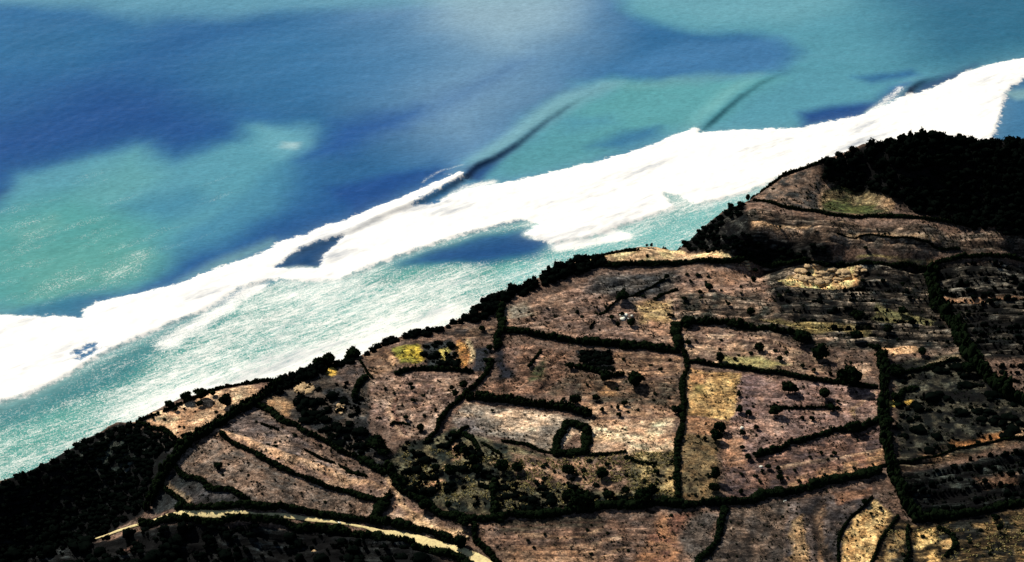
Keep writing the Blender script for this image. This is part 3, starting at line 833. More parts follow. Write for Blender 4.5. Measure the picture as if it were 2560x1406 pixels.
# ------------------------------------------------------------------ dirt track (sheet draped over the ground)
def strip(name, pts, widths, mat, label, lift=.22):
    P = smooth_line([at(*p) for p in pts], 1.2)
    ws = np.interp(np.linspace(0, 1, len(P)), np.linspace(0, 1, len(widths)), widths)
    V = []; n = 7
    for i, p in enumerate(P):
        q = P[min(i + 1, len(P) - 1)] - P[max(i - 1, 0)]
        q = q / (np.linalg.norm(q) + 1e-9); nn = np.array([-q[1], q[0]])
        wl = ws[i] * (1 + .35 * (vnoise(np.array(i * .35), np.array(3.1), 5) - .5) + .9 * (vnoise(np.array(i * .09), np.array(7.1), 6) - .5) + .25 * (random.random() - .5))
        for k in range(n):
            o = (k / (n - 1) - .5) * wl
            x, y = p + nn * o
            z = max(gz(x, y), gz(x + .5, y), gz(x - .5, y), gz(x, y + .5), gz(x, y - .5))
            V.append((x, y, z + lift * (1 - (2 * k / (n - 1) - 1) ** 4 * .6)))
    me = mk_mesh(name, V, grid_quads(n, len(P)), smooth=True)
    o = link(name, me, mat); o["kind"] = "structure"; o["label"] = label
    return o
tm, nt, b = nmat("track_dust")
tc = N(nt, "ShaderNodeTexCoord").outputs["Object"]
rmp = N(nt, "ShaderNodeMix", data_type='RGBA')
nt.links.new(mapr(nt, noise_node(nt, tc, .9, 5, .7), .35, .65, 0, 1), rmp.inputs[0])
rmp.inputs[6].default_value = (*(lc((224,206,142)) ), 1); rmp.inputs[7].default_value = (*(lc((186,164,116))), 1)
nt.links.new(rmp.outputs[2], b.inputs["Base Color"]); b.inputs["Roughness"].default_value = .95
strip("track", [(185,1372),(230,1352),(275,1338),(320,1322),(370,1306),(420,1288),(480,1281),(560,1285),(640,1289),(720,1294),(800,1303),(860,1311),(920,1322),(955,1332),(1020,1342),(1080,1358),(1130,1372),(1170,1386),(1215,1406),(1250,1430)],
      [.4,.7,.9,1.0,1.4,2.4,2.8,2.4,1.5,2.3,2.0,1.4,.8,1.2,3.0,3.8,4.2,4.4,4.6,5], tm, "cream dirt track curving through the dark hedges at the bottom")

# ------------------------------------------------------------------ vegetation geometry
def cube_sphere(n=3):
    V = []; Q = []; idx = {}
    def vid(p):
        k = tuple(np.round(p, 5))
        if k not in idx:
            idx[k] = len(V); v = np.array(p); V.append(v / np.linalg.norm(v))
        return idx[k]
    lin_ = np.linspace(-1, 1, n + 1)
    for ax in range(3):
        for sg in (-1, 1):
            for i in range(n):
                for j in range(n):
                    q = []
                    for (a, b_) in ((i, j), (i + 1, j), (i + 1, j + 1), (i, j + 1)):
                        p = [0, 0, 0]; p[ax] = sg; p[(ax + 1) % 3] = lin_[a]; p[(ax + 2) % 3] = lin_[b_]
                        q.append(vid(p))
                    Q.append(q if sg > 0 else q[::-1])
    return np.array(V), np.array(Q)
CV, CQ = cube_sphere(3)

def blobs(cen, rad, rng, jit=.22):
    """cen (n,3), rad (n,3) -> verts, quads of lumpy closed blobs"""
    n = len(cen)
    V = CV[None] * (1 + jit * (rng.random((n, len(CV), 1)) - .5) * 2) * rad[:, None] + cen[:, None]
    Q = CQ[None] + (np.arange(n) * len(CV))[:, None, None]
    return V.reshape(-1, 3), Q.reshape(-1, 4)

def leaves(cen, rad, per, size, rng, zmin=None):
    n = len(cen)
    d = rng.normal(size=(n, per, 3)); d /= np.linalg.norm(d, axis=2, keepdims=True)
    d[..., 2] = np.where(d[..., 2] < -.35, -d[..., 2], d[..., 2])
    p = cen[:, None] + d * rad[:, None] * (.85 + .4 * rng.random((n, per, 1)))
    p = p.reshape(-1, 3)
    m = len(p)
    a = rng.normal(size=(m, 3)); a /= np.linalg.norm(a, axis=1, keepdims=True)
    b_ = np.cross(a, rng.normal(size=(m, 3))); b_ /= np.linalg.norm(b_, axis=1, keepdims=True)
    s = size * (.6 + .8 * rng.random((m, 1)))
    V = np.stack([p - a * s, p + b_ * s * .6, p + a * s, p - b_ * s * .6], 1).reshape(-1, 3)
    Q = np.arange(m * 4).reshape(-1, 4)
    return V, Q

def join(parts):
    V = []; Q = []; o = 0
    for v, q in parts:
        V.append(v); Q.append(q + o); o += len(v)
    return np.concatenate(V), np.concatenate(Q)

def leaf_mat(name, c1, c2, scale=.5):
    m, nt, b = nmat(name)
    tc = N(nt, "ShaderNodeTexCoord").outputs["Object"]
    mx = N(nt, "ShaderNodeMix", data_type='RGBA')
    nt.links.new(mapr(nt, noise_node(nt, tc, scale, 4, .7), .4, .62, 0, 1), mx.inputs[0])
    mx.inputs[6].default_value = (*c1, 1); mx.inputs[7].default_value = (*c2, 1)
    nt.links.new(mx.outputs[2], b.inputs["Base Color"])
    b.inputs["Roughness"].default_value = .95; b.inputs["Specular IOR Level"].default_value = 0.0
    return m
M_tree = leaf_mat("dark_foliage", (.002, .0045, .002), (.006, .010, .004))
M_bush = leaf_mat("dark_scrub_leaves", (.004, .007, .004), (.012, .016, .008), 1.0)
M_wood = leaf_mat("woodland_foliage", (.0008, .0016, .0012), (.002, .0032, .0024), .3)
M_dry = leaf_mat("dry_yellow_grass", (.20, .17, .06), (.34, .28, .12), .6)
M_bark = leaf_mat("bark", (.05, .04, .03), (.09, .075, .06), 3)
M_rock = leaf_mat("pale_limestone", (.24, .16, .08), (.56, .40, .22), 1.1)
M_white = leaf_mat("white_limestone", (.62, .62, .50), (.74, .72, .58), 1.2)

OBJ = []   # registry: (object, px, py, kind)
def tag(o, label, cat, group=None, kind=None):
    o["label"] = label
    if cat: o["category"] = cat
    if group: o["group"] = group
    if kind: o["kind"] = kind

def crown_mesh(seed, nl=14, per=30, tall=1.0, size=.13):
    r = np.random.default_rng(seed)
    c = r.normal(size=(nl, 3)); c /= np.linalg.norm(c, axis=1, keepdims=True)
    c *= (.30 + .42 * r.random((nl, 1)))
    c[:, 2] *= .62
    c[0] = (0, 0, 0)
    rad = (.22 + .22 * r.random((nl, 1))) * np.array([[1, 1, .85]])
    rad[0] = (.6, .6, .5)
    c[:, 2] *= tall; rad[:, 2] *= tall
    V1, Q1 = blobs(c, rad, r, .3)
    V2, Q2 = leaves(c, rad * 1.05, per, size, r)
    V, Q = join([(V1, Q1), (V2, Q2)])
    return mk_mesh("crown", V, Q)
CROWNS = [crown_mesh(s) for s in range(7)]
TALLC = [crown_mesh(40 + s, 8, 34, 1.7, .17) for s in range(3)]
BUSHES = [crown_mesh(60 + s, 6, 26, .75, .2) for s in range(6)]
for m_ in CROWNS + TALLC: m_.materials.append(M_tree)
for m_ in BUSHES: m_.materials.append(M_bush)

def trunk_mesh(seed):
    r = random.Random(seed)
    V = []; Q = []
    def tube(p0, p1, r0, r1, seg=3, k=6, bend=.04):
        base = len(V)
        for i in range(seg + 1):
            t = i / seg
            c = Vector(p0).lerp(Vector(p1), t) + Vector((r.uniform(-bend, bend), r.uniform(-bend, bend), 0)) * (1 if 0 < i < seg else 0)
            rr = r0 + (r1 - r0) * t
            for a in range(k):
                th = 2 * math.pi * a / k
                V.append((c.x + rr * math.cos(th), c.y + rr * math.sin(th), c.z))
        for i in range(seg):
            for a in range(k):
                Q.append((base + i * k + a, base + i * k + (a + 1) % k, base + (i + 1) * k + (a + 1) % k, base + (i + 1) * k + a))
    tube((0, 0, -.3), (0, 0, .62), .085, .055)
    for q in range(4):
        a = q * 1.6 + r.random()
        tube((0, 0, .45 + .1 * q / 4), (.42 * math.cos(a), .42 * math.sin(a), .95 + .2 * r.random()), .045, .015, 2, 5)
    return mk_mesh("trunk", V, Q)
TRUNKS = [trunk_mesh(s) for s in range(3)]
for m_ in TRUNKS: m_.materials.append(M_bark)

MPP = lambda x, y: math.sqrt(x * x + y * y + CAM_H ** 2) / F
COSV = math.cos(math.radians(33))
trees = []
def tree(px, py, w, tall=False, aspect=1.0):
    """px,py = centre of the crown in the photo, w = its width in photo pixels"""
    x, y = at(px, py)
    m = MPP(x, y)
    R = max(.5, w * m / 2)
    Hc = R * (1.0 if not tall else 1.7)           # crown centre above ground
    hpx = Hc * .95 * COSV / m
    x, y = at(px, py + hpx)
    z = gz(x, y)
    e = bpy.data.objects.new("tree", None); C.objects.link(e)
    e.location = (x, y, z - .1); e.rotation_euler = (0, 0, random.uniform(0, 6.28))
    t = link("trunk", random.choice(TRUNKS), None, e); t.scale = (R * 1.0, R * 1.0, Hc)
    c = link("crown", random.choice(TALLC if tall else CROWNS), None, e)
    s = R / .88
    c.scale = (s, s * aspect, s * (1.0)); c.location = (0, 0, Hc + .1)
    trees.append((e, px, py, w, tall, R))
    return e

TREES = [(395,1030,10),(383,1044,8),(459,1092,14),(500,1008,18),(440,1023,12),(424,1008,24),(467,990,30),(502,985,34),(534,983,16),(566,998,36),(547,1040,14),(547,1165,22),
(1256,1169,38),(1293,1169,30),(1185,1151,30),(1190,1176,30),(1124,1181,34),(1089,1172,24),(1133,1083,24),(1160,1124,26),(1032,1003,12),(1027,961,12),(1089,1026,10),(1160,961,24),(1130,967,14),(1231,1025,8),(1014,1046,14),(1050,1067,20),(1139,984,18),
(1426,915,22),(1512,942,34),(1585,948,44),(1653,924,12),(1688,1024,24),(1437,1001,30),(1490,995,20),(1409,999,10),(1561,1009,16),(1505,1024,14),(1548,1037,14),(1544,1020,12),(1518,1163,14),(1642,1183,16),(1564,1227,20),(1605,1240,44),(1630,1228,34),(1452,1243,50),(1420,1240,36),(1522,1240,30),(1420,1172,34),(1503,1182,32),(1468,1075,26),
(1545,810,14),(1530,796,14),(1556,787,12),(1578,807,22),(1673,787,12),(1555,745,34),(1444,776,8),(1492,770,8),(1329,792,8),
(2048,878,46),(1896,869,26),(1720,857,16),(1800,893,26),(2121,940,62),(2006,911,12),(2034,925,12),(2076,932,12),(1950,897,16),(1971,972,38),(1985,976,22),(2062,982,32),(2095,1000,10),(2077,1016,24),(1938,1026,32),(1847,986,14),(1849,1026,20),(1872,1033,18),(2006,1042,12),(2030,1044,14),(1891,1068,14),(1856,1082,18),(2133,1068,36),(1800,1068,30),(1790,1087,34),(2140,843,30),(2217,827,20),(2002,841,40),(2196,888,14),(2142,794,34),
(1784,1218,28),(1762,1096,12),(1856,1117,14),(1870,1138,18),(1891,1134,20),(1920,1166,16),(1905,1176,10),(1945,1169,14),(2086,1136,14),(2053,1134,10),(1852,1225,14),(2025,1143,10),(1950,1190,20),(2161,1256,18),
(1666,698,14),(1681,788,12),(1710,750,14),(1750,735,14),(1772,720,22),(1884,698,16),(1888,678,14),(1875,776,22),(1820,762,12),(1443,780,8),
(1949,574,8),(2163,622,12),(2211,589,8),(2156,705,12),(2257,710,12),(2255,781,24),(2218,825,22),(2280,803,22),(2303,879,24),(2512,745,8),(2170,818,12),
(2163,1257,16),(2201,1271,10),(2177,1287,10),(2488,1295,22),(2170,356,8),(2331,328,14),(2350,330,12),(2399,336,14),(2144,371,8),(2222,349,6),(2300,333,8),(2380,334,8),(2100,386,8),
(2020,690,14),(1825,512,16),(1850,500,12),(795,905,30),(820,895,34),(700,948,16),(1720,803,34),(945,1110,44),(960,1128,30),(1060,1262,30),(1160,1300,36),(1150,1350,40),(1120,1262,20),
(2420,920,34),(2400,860,34),(2340,760,34),(2200,895,30),(2240,925,34),(2215,1060,34),(2235,990,22),(1205,820,18),(1225,870,18),(1215,900,16)]
for t in TREES:
    tree(*t)
for t in [(1788,1183,30),(1870,484,14),(1617,607,7),(1629,606,9),(2378,330,8),(1619,643,9),(2496,1320,16),(58,1178,10),(265,1128,9),(1030,972,10),(1032,1130,14),(835,1090,12),(2030,945,14)]:
    tree(*t, tall=True)
rt = tree(880, 868, 42, aspect=.95)

# ------------------------------------------------------------------ hedges
def hedge_mesh(P, wd, hh, seed, gap=.0, lump=.5):
    r = np.random.default_rng(seed)
    P = smooth_line(P, .5)
    P = np.array(P)
    seg = np.linalg.norm(np.diff(P, axis=0), axis=1); s = np.concatenate([[0], np.cumsum(seg)]); L = s[-1]
    n = max(4, int(L / (wd * .33)))
    rows = 1 if wd < 3.2 else (2 if wd < 7 else int(wd / 3))
    cen = []; rad = []
    n = int(n * 1.5)
    for rr in range(rows):
        t = (np.arange(n) + r.random(n)) / n * L
        cx = np.interp(t, s, P[:, 0]); cy = np.interp(t, s, P[:, 1])
        off = ((rr + .5) / rows - .5) * wd + (r.random(n) - .5) * wd * .45 / rows
        dx = np.gradient(cx); dy = np.gradient(cy); l = np.hypot(dx, dy) + 1e-9
        cx = cx - dy / l * off; cy = cy + dx / l * off
        keepm = r.random(n) > gap
        keepm &= vnoise(t / 9, t * 0, seed + rr) > gap * 1.1
        wv = .55 + .9 * vnoise(t / 6, t * 0 + 5, seed + 3)
        cx = cx + (vnoise(t / 8, t * 0 + 1, seed + 11) - .5) * 1.8; cy = cy + (vnoise(t / 8, t * 0 + 9, seed + 12) - .5) * 1.8
        lum = 1 + lump * (r.random(n) ** 3) * 1.2 + .35 * (vnoise(t / 5, t * 0 + 2, seed + 7) - .5)
        rx = wd / rows * (.28 + .34 * r.random(n)) * wv
        h = hh * lum * (.8 + .3 * r.random(n))
        for i in np.nonzero(keepm)[0]:
            z = gz(cx[i], cy[i])
            cen.append((cx[i], cy[i], z + h[i] * .42)); rad.append((rx[i], rx[i], h[i] * .58))
    if not cen: return None
    cen = np.array(cen); rad = np.array(rad)
    org = cen.mean(0); org[2] = gz(org[0], org[1])
    cen = cen - org
    per = int(np.clip(16 * rad[:, 0].mean() ** 1.0 * 1.6, 10, 34))
    V, Q = join([blobs(cen, rad, r, .32), leaves(cen, rad * 1.05, per, .3, r)])
    return mk_mesh("hedge", V, Q), org

hcount = 0
def hedge(pts, wpx, label, hk=.56, wk=.74, gap=0., lump=.5, cat="hedge", name="hedge", group="dark field hedges"):
    global hcount
    hcount += 1
    P = [at(*p) for p in pts]
    m = MPP(*P[len(P) // 2])
    w = wpx * m
    res = hedge_mesh([np.array(p) for p in P], max(.7, w * wk), max(.6, w * hk), 300 + hcount, gap, lump)
    if res is None: return
    me, org = res
    o = link(name, me, M_tree, loc=org)
    tag(o, label, cat, group)
    return o

hedge([(700,962),(650,998),(590,1032),(530,1075),(480,1108),(440,1152),(405,1200),(370,1272)], 32, "thick dark hedge running down left of the parallel field strips")
hedge([(640,1010),(700,1045),(760,1080),(840,1120),(910,1158),(965,1190)], 17, "dark hedge along the upper side of the parallel field strips")
hedge([(545,1092),(600,1120),(680,1162),(760,1196),(850,1226),(955,1254)], 15, "narrow dark hedge between the two lowest parallel field strips")
hedge([(335,1048),(390,1074),(452,1106)], 12, "straight dark hedge between the pale corner field and the dark slope")
hedge([(425,1172),(490,1202),(560,1226),(622,1250)], 15, "short tapering hedge below the grey field above the track")
hedge([(395,1212),(430,1235),(470,1262)], 10, "thin dark hedge crossing the small dark plots above the track")
hedge([(978,1240),(958,1268),(940,1295)], 24, "short thick hedge closing the end of the grey field strip")
hedge([(440,1270),(560,1264),(640,1270),(720,1280),(850,1298),(940,1312)], 20, "dark hedge along the upper edge of the cream track")
hedge([(345,1318),(400,1306),(450,1300),(560,1302),(700,1312),(850,1332),(1000,1352),(1080,1378),(1140,1398),(1180,1425)], 22, "long dark hedge along the lower edge of the cream track")
hedge([(930,1305),(1000,1316),(1070,1334),(1125,1346)], 24, "dark hedge between the pale strip end and the wide track")
hedge([(985,1215),(1010,1235),(1060,1262),(1130,1290),(1200,1298),(1240,1296)], 22, "dark hedge bounding the speckled scrub field on its lower left")
hedge([(1235,1298),(1300,1290),(1400,1284),(1500,1274),(1600,1268),(1690,1265),(1800,1262),(1900,1246),(2000,1224),(2100,1202),(2200,1182)], 25, "long dark hedge sweeping right below the speckled scrub field")
hedge([(1178,1312),(1195,1350),(1225,1388),(1265,1425)], 22, "dark hedge between the cream track and the red-brown field")
hedge([(1712,872),(1712,920),(1705,980),(1702,1060),(1694,1130),(1692,1190),(1690,1258)], 15, "long straight upright hedge left of the golden field", wk=.85)
hedge([(1258,828),(1320,838),(1420,855),(1500,862),(1560,866)], 22, "dark hedge below the wide pinkish slope, left part")
hedge([(1560,868),(1620,868),(1700,878)], 24, "dark hedge below the wide pinkish slope, right part")
hedge([(1692,872),(1690,840),(1692,812)], 20, "short upright hedge at the corner above the long straight hedge", wk=.9)
hedge([(1692,808),(1760,812),(1830,818),(1900,826),(1960,836),(2020,850)], 20, "broad dark hedge above the pale terraced band", lump=.8)
hedge([(1718,902),(1800,916),(1900,930),(2000,944),(2100,956),(2195,968)], 15, "dark hedge along the top of the golden field")
hedge([(2200,895),(2210,950),(2212,1000),(2208,1050),(2220,1110),(2232,1180)], 28, "wide ragged upright hedge closing the pink field on its right", wk=.9, lump=.9)
hedge([(1895,1136),(1960,1122),(2020,1102),(2080,1080),(2140,1078),(2200,1055)], 18, "dark hedge sloping up between the two pink fields", lump=.9)
hedge([(1172,996),(1250,1004),(1330,1014),(1400,1024),(1475,1040)], 27, "thick dark hedge above the pale field with the hedge ring", lump=.4)
hedge([(1222,900),(1212,935),(1185,965),(1150,995),(1118,1032),(1090,1075),(1062,1108)], 17, "curving dark hedge on the right of the oval furrowed field", wk=.8)
hedge([(1252,770),(1254,800),(1250,840),(1235,880)], 20, "short upright hedge below the cliff-edge thicket", wk=.9)
hedge([(1388,1131),(1396,1100),(1410,1068),(1413,1063),(1420,1063),(1468,1074),(1473,1077),(1473,1082),(1464,1126),(1462,1131),(1457,1133),(1395,1133),(1388,1131)], 21, "small hedge ring enclosing a pale square in the middle field", wk=.75, hk=.5, lump=.2, name="ring_hedge", group="hedges of the pale middle field")
hedge([(1812,1268),(1806,1300),(1788,1350),(1755,1402),(1745,1425)], 16, "upright dark hedge between the red-brown field and the grey field", wk=.85)
hedge([(1882,498),(1960,517),(2060,532),(2200,544),(2400,562),(2600,582)], 11, "thin dark hedge crossing the headland below the hill")
hedge([(1500,668),(1600,665),(1700,660),(1780,656),(1860,653)], 16, "dark hedge along the foot of the pale knoll", lump=.4)
hedge([(1870,655),(2000,660),(2150,660),(2330,662),(2600,650)], 13, "dark hedge at the foot of the striped headland fields")
hedge([(2094,592),(2150,594),(2210,598),(2280,606),(2400,625)], 5, "very thin dark hedge between two headland stripes")
hedge([(1925,1022),(1980,1021),(2040,1020),(2100,1021)], 9, "ragged low hedge beside the round tree in the pink field", gap=.15, lump=1.2)
hedge([(1480,820),(1500,788),(1530,762),(1560,745),(1620,728),(1672,700)], 6, "thin line of scrub climbing the pinkish slope", gap=.1)
hedge([(1640,752),(1670,738),(1692,728)], 8, "short dark scrub line high on the pinkish slope")
hedge([(903,897),(915,925),(926,948)], 6, "thin dark hedge left of the brown cliff-top plot")
hedge([(1322,918),(1338,900),(1352,880)], 10, "short slanting hedge between the two plots right of the dark plot")
hedge([(1255,1104),(1310,1114),(1350,1124),(1390,1132)], 10, "low hedge leading up to the hedge ring", gap=.12)
hedge([(1468,1137),(1520,1140),(1560,1138)], 9, "low hedge leading right from the hedge ring", gap=.1)
hedge([(1560,1150),(1600,1158),(1640,1160)], 10, "low broken hedge above the yellow scrub plot", gap=.15)
hedge([(1200,1110),(1230,1124),(1254,1136)], 7, "short low hedge slanting through the pale field's lower left")
hedge([(1555,945),(1530,940),(1500,932),(1440,918)], 14, "dark scrub row at the foot of the dark square plot", lump=.9)
hedge([(2092,1425),(2100,1352),(2124,1302),(2162,1262),(2186,1243)], 4, "thin curved hedge along the left edge of the sandy strip")
hedge([(2242,1290),(2222,1318),(2198,1352),(2182,1395),(2176,1425)], 8, "dark curved hedge along the right edge of the sandy strip")
hedge([(2275,1315),(2262,1345),(2270,1380),(2255,1425)], 12, "dark scrub line between the yellow patches at the bottom right", lump=.9)
hedge([(2350,1320),(2380,1335),(2390,1360),(2360,1390)], 12, "dark curl of scrub among the yellow patches", lump=.9)
hedge([(2335,665),(2330,700),(2335,745)], 30, "dark tree belt at the top of the far right fields", wk=.8, lump=1)
hedge([(2330,745),(2365,790),(2400,840),(2415,885),(2450,930),(2500,975),(2580,1020)], 40, "broad dark tree belt slanting through the far right fields", wk=.7, lump=1)
hedge([(2225,1182),(2250,1225),(2275,1268),(2300,1302)], 34, "broad dark tree belt above the sandy strip", wk=.8, lump=.8)
hedge([(2300,1300),(2400,1290),(2500,1272),(2600,1252)], 26, "dark hedge above the yellow patches at the bottom right")
hedge([(2240,1015),(2250,980),(2290,975)], 16, "dark scrub around the small bright yellow plot")
hedge([(2230,940),(2300,925),(2395,900)], 12, "dark hedge below the small pale sloping plot")
hedge([(2210,890),(2190,878),(2165,862)], 16, "dark scrub clump row at the end of the terraced band")
hedge([(345,1047),(420,1020),(500,988),(560,965),(650,950),(700,948)], 9, "broken scrub fringe on the cliff edge of the pale corner field", gap=.28, lump=1.2)
hedge([(1440,652),(1500,636),(1560,624),(1620,614),(1700,612)], 6, "broken scrub fringe on the cliff edge of the pale knoll", gap=.2, lump=1.4)
hedge([(1880,486),(1912,462),(1960,434),(2010,420),(2050,408)], 10, "dark scrub fringe on the cliff edge of the upper headland plot", lump=.9)
hedge([(2200,1172),(2400,1125),(2600,1085)], 7, "thin dark hedge below the orange-brown stripe")
hedge([(560,1285),(600,1290)], 5, "tiny hedge scrap on the cream track")
hedge([(1120,1115),(1150,1078),(1170,1068)], 14, "dark scrub clump right of the curving hedge", gap=.1)
hedge([(1160,1085),(1190,1105),(1195,1130)], 12, "slanting scrub row below the grey patch of the pale field")
hedge([(1235,1215),(1238,1250),(1240,1285)], 22, "dark upright scrub row inside the speckled field", wk=.8, lump=.9)
hedge([(1000,1215),(985,1190),(975,1170)], 26, "dark hedge bend at the right end of the field strips", lump=.9)
hedge([(655,1060),(675,1070),(695,1078)], 8, "small dark bank of scrub on the upper field strip")
hedge([(850,1165),(880,1178),(920,1190)], 10, "small scrub row on the lower end of the field strips", gap=.15)
hedge([(760,1128),(800,1146),(840,1160)], 6, "faint scrub row along the middle field strip", gap=.2)
hedge([(912,950),(895,970),(890,1000)], 16, "dark thicket row left of the oval field", wk=.8, lump=.8)
hedge([(1050,1075),(1000,1060),(960,1078)], 8, "broken scrub row across the lower oval field", gap=.3)
hedge([(985,935),(1040,925),(1110,928),(1190,930)], 14, "dark thicket row along the top of the oval field", gap=.1, lump=.8)

# ------------------------------------------------------------------ dense woods and thickets (masses)
def wood(name, poly, sp, hh, label, seed, cat, mat, cover=1.0, kind="stuff", per=20, leaf=.4, rows=None):
    P = world_poly(poly)
    r = np.random.default_rng(seed)
    xs = [p[0] for p in P]; ys = [p[1] for p in P]
    if rows:
        sp = 1.5
    elif cover < .7:
        sp = sp * .78
    X, Y = np.meshgrid(np.arange(min(xs), max(xs), sp), np.arange(min(ys), max(ys), sp if not rows else rows[0]))
    X = X + (r.random(X.shape) - .5) * sp * 1.2; Y = Y + (r.random(X.shape) - .5) * (sp if not rows else 1.6)
    if rows:
        sl_ = math.tan(math.radians(rows[1]))
        Y = Y + (X - X.min()) * sl_ + (fbm(X / 40, Y * .02, seed + 1) - .5) * 14
        Y = np.where(Y > max(ys), Y - (max(ys) - min(ys)), Y)
    s = sdf_poly(P, X, Y)
    m = (s < 0)
    if rows:
        m &= fbm(X / 9, Y / 2.5, seed) > (1 - cover)
    elif cover < 1:
        m &= (fbm(X / 5, Y / 4, seed, 3) > (1 - cover) * .78) & (r.random(X.shape) < .5 + .5 * cover)
    X = X[m]; Y = Y[m]
    if len(X) == 0: return
    Z = bil(H, X, Y)
    ok = Z > -45
    X, Y, Z = X[ok], Y[ok], Z[ok]
    n = len(X)
    u = r.random(n)
    h = hh * (.6 + .8 * r.random(n)) * (1 + .6 * (r.random(n) > .93))
    rx = sp * (.5 + .35 * u)
    if cover < .7:
        k = .28 + 1.15 * u ** 3
        rx = (1.1 if rows else sp * .95) * k; h = h * (.45 + .8 * k)
    cen = np.stack([X, Y, Z + h * .35], 1); rad = np.stack([rx * (.8 + .6 * r.random(n)), rx * (.8 + .3 * r.random(n)), h * .6], 1)
    org = cen.mean(0)
    V, Q = join([blobs(cen - org, rad * .9, r, .32), leaves(cen - org, rad * 1.02, per, leaf, r)])
    o = link(name, mk_mesh(name, V, Q), mat, loc=org)
    tag(o, label, cat, None, kind)
    return o

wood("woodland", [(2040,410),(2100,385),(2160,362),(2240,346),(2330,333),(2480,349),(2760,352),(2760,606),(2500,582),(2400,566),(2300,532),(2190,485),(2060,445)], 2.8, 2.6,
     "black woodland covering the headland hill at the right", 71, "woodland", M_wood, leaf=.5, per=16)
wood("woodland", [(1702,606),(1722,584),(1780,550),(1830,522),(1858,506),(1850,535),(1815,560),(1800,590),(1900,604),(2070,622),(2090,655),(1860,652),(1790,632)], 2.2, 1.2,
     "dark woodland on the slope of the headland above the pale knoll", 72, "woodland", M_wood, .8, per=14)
wood("woodland", [(-120,1280),(0,1208),(130,1146),(290,1056),(345,1050),(440,1108),(380,1180),(360,1275),(260,1335),(100,1380),(-120,1425)], 2.1, 1.0,
     "black scrub woodland filling the bottom left corner slope", 73, "woodland", M_wood, .80, per=14)
wood("thicket", [(1118,806),(1165,784),(1215,750),(1260,728),(1320,708),(1380,670),(1440,650),(1500,640),(1530,668),(1420,692),(1330,728),(1262,760),(1240,790),(1180,805)], 2.6, 2.6,
     "long black thicket on the cliff edge above the pinkish slope", 74, "thicket", M_wood, kind="stuff")
wood("thicket", [(900,890),(960,852),(1040,828),(1110,812),(1130,812),(1110,832),(1020,852),(960,868),(910,885)], 2.2, 1.6,
     "narrow dark thicket on the cliff edge above the yellow field", 75, "thicket", M_wood, kind="stuff")
wood("thicket", [(690,945),(760,922),(800,908),(890,893),(895,902),(820,925),(760,955),(700,985),(670,975)], 2.2, 1.8,
     "narrow dark thicket on the cliff edge right of the pale corner field", 76, "thicket", M_wood, kind="stuff")
wood("thicket", [(130,1330),(280,1348),(370,1320),(560,1318),(800,1340),(1000,1362),(1100,1410),(1100,1450),(-60,1450),(-60,1400)], 3.0, 1.6,
     "patchy black scrub below the cream track", 77, "scrub", M_wood, .45, kind="stuff", per=12)
wood("thicket", [(2240,1190),(2420,1150),(2600,1110),(2600,1255),(2400,1290),(2300,1300)], 3.0, 1.4,
     "patchy black scrub on the dark terraces at the lower right", 78, "scrub", M_wood, .66, per=9, leaf=.3, rows=(5.5,12))
wood("thicket", [(2340,675),(2600,665),(2600,1000),(2470,930),(2410,860),(2350,770)], 3.2, 1.4,
     "patchy black scrub on the far right terraces", 79, "scrub", M_wood, .64, per=9, leaf=.3, rows=(5.0,0))
wood("thicket", [(2240,940),(2400,900),(2600,1030),(2600,1075),(2240,1150)], 2.8, 1.2,
     "patchy dark scrub right of the wide ragged hedge", 80, "scrub", M_wood, .34, per=9, leaf=.3)
wood("thicket", [(1930,728),(2130,726),(2170,690),(2330,675),(2330,740),(2395,860),(2200,870),(2000,800)], 2.8, 1.2,
     "patchy dark scrub around the pale rock outcrop", 81, "scrub", M_wood, .50, per=9, leaf=.3, rows=(6.5,-2))
wood("thicket", [(740,950),(900,930),(915,1090),(985,1180),(960,1185),(840,1110),(720,1035)], 2.4, 1.3,
     "patchy dark scrub left of the oval furrowed field", 82, "scrub", M_wood, .34, kind="stuff", per=12)
wood("thicket", [(1010,1110),(1080,1100),(1130,1085),(1260,1150),(1280,1285),(1150,1280),(1010,1230),(990,1170)], 2.2, 1.2,
     "patchy dark scrub filling the left of the speckled field", 83, "scrub", M_wood, .33, kind="stuff", per=12)
wood("thicket", [(1280,1200),(1560,1230),(1690,1250),(1560,1268),(1280,1285)], 2.2, 1.1,
     "patchy dark scrub along the bottom of the speckled field", 84, "scrub", M_wood, .34, kind="stuff", per=12)
wood("thicket", [(1060,860),(1140,845),(1150,925),(1060,925)], 2.0, 1.0,
     "patchy dark scrub right of the yellow field", 85, "scrub", M_wood, .35, kind="stuff", per=12)
wood("thicket", [(1450,876),(1530,882),(1532,925),(1455,915)], 2.0, .9,
     "low dark scrub covering the dark square plot", 86, "scrub", M_wood, .7, kind="stuff", per=12)

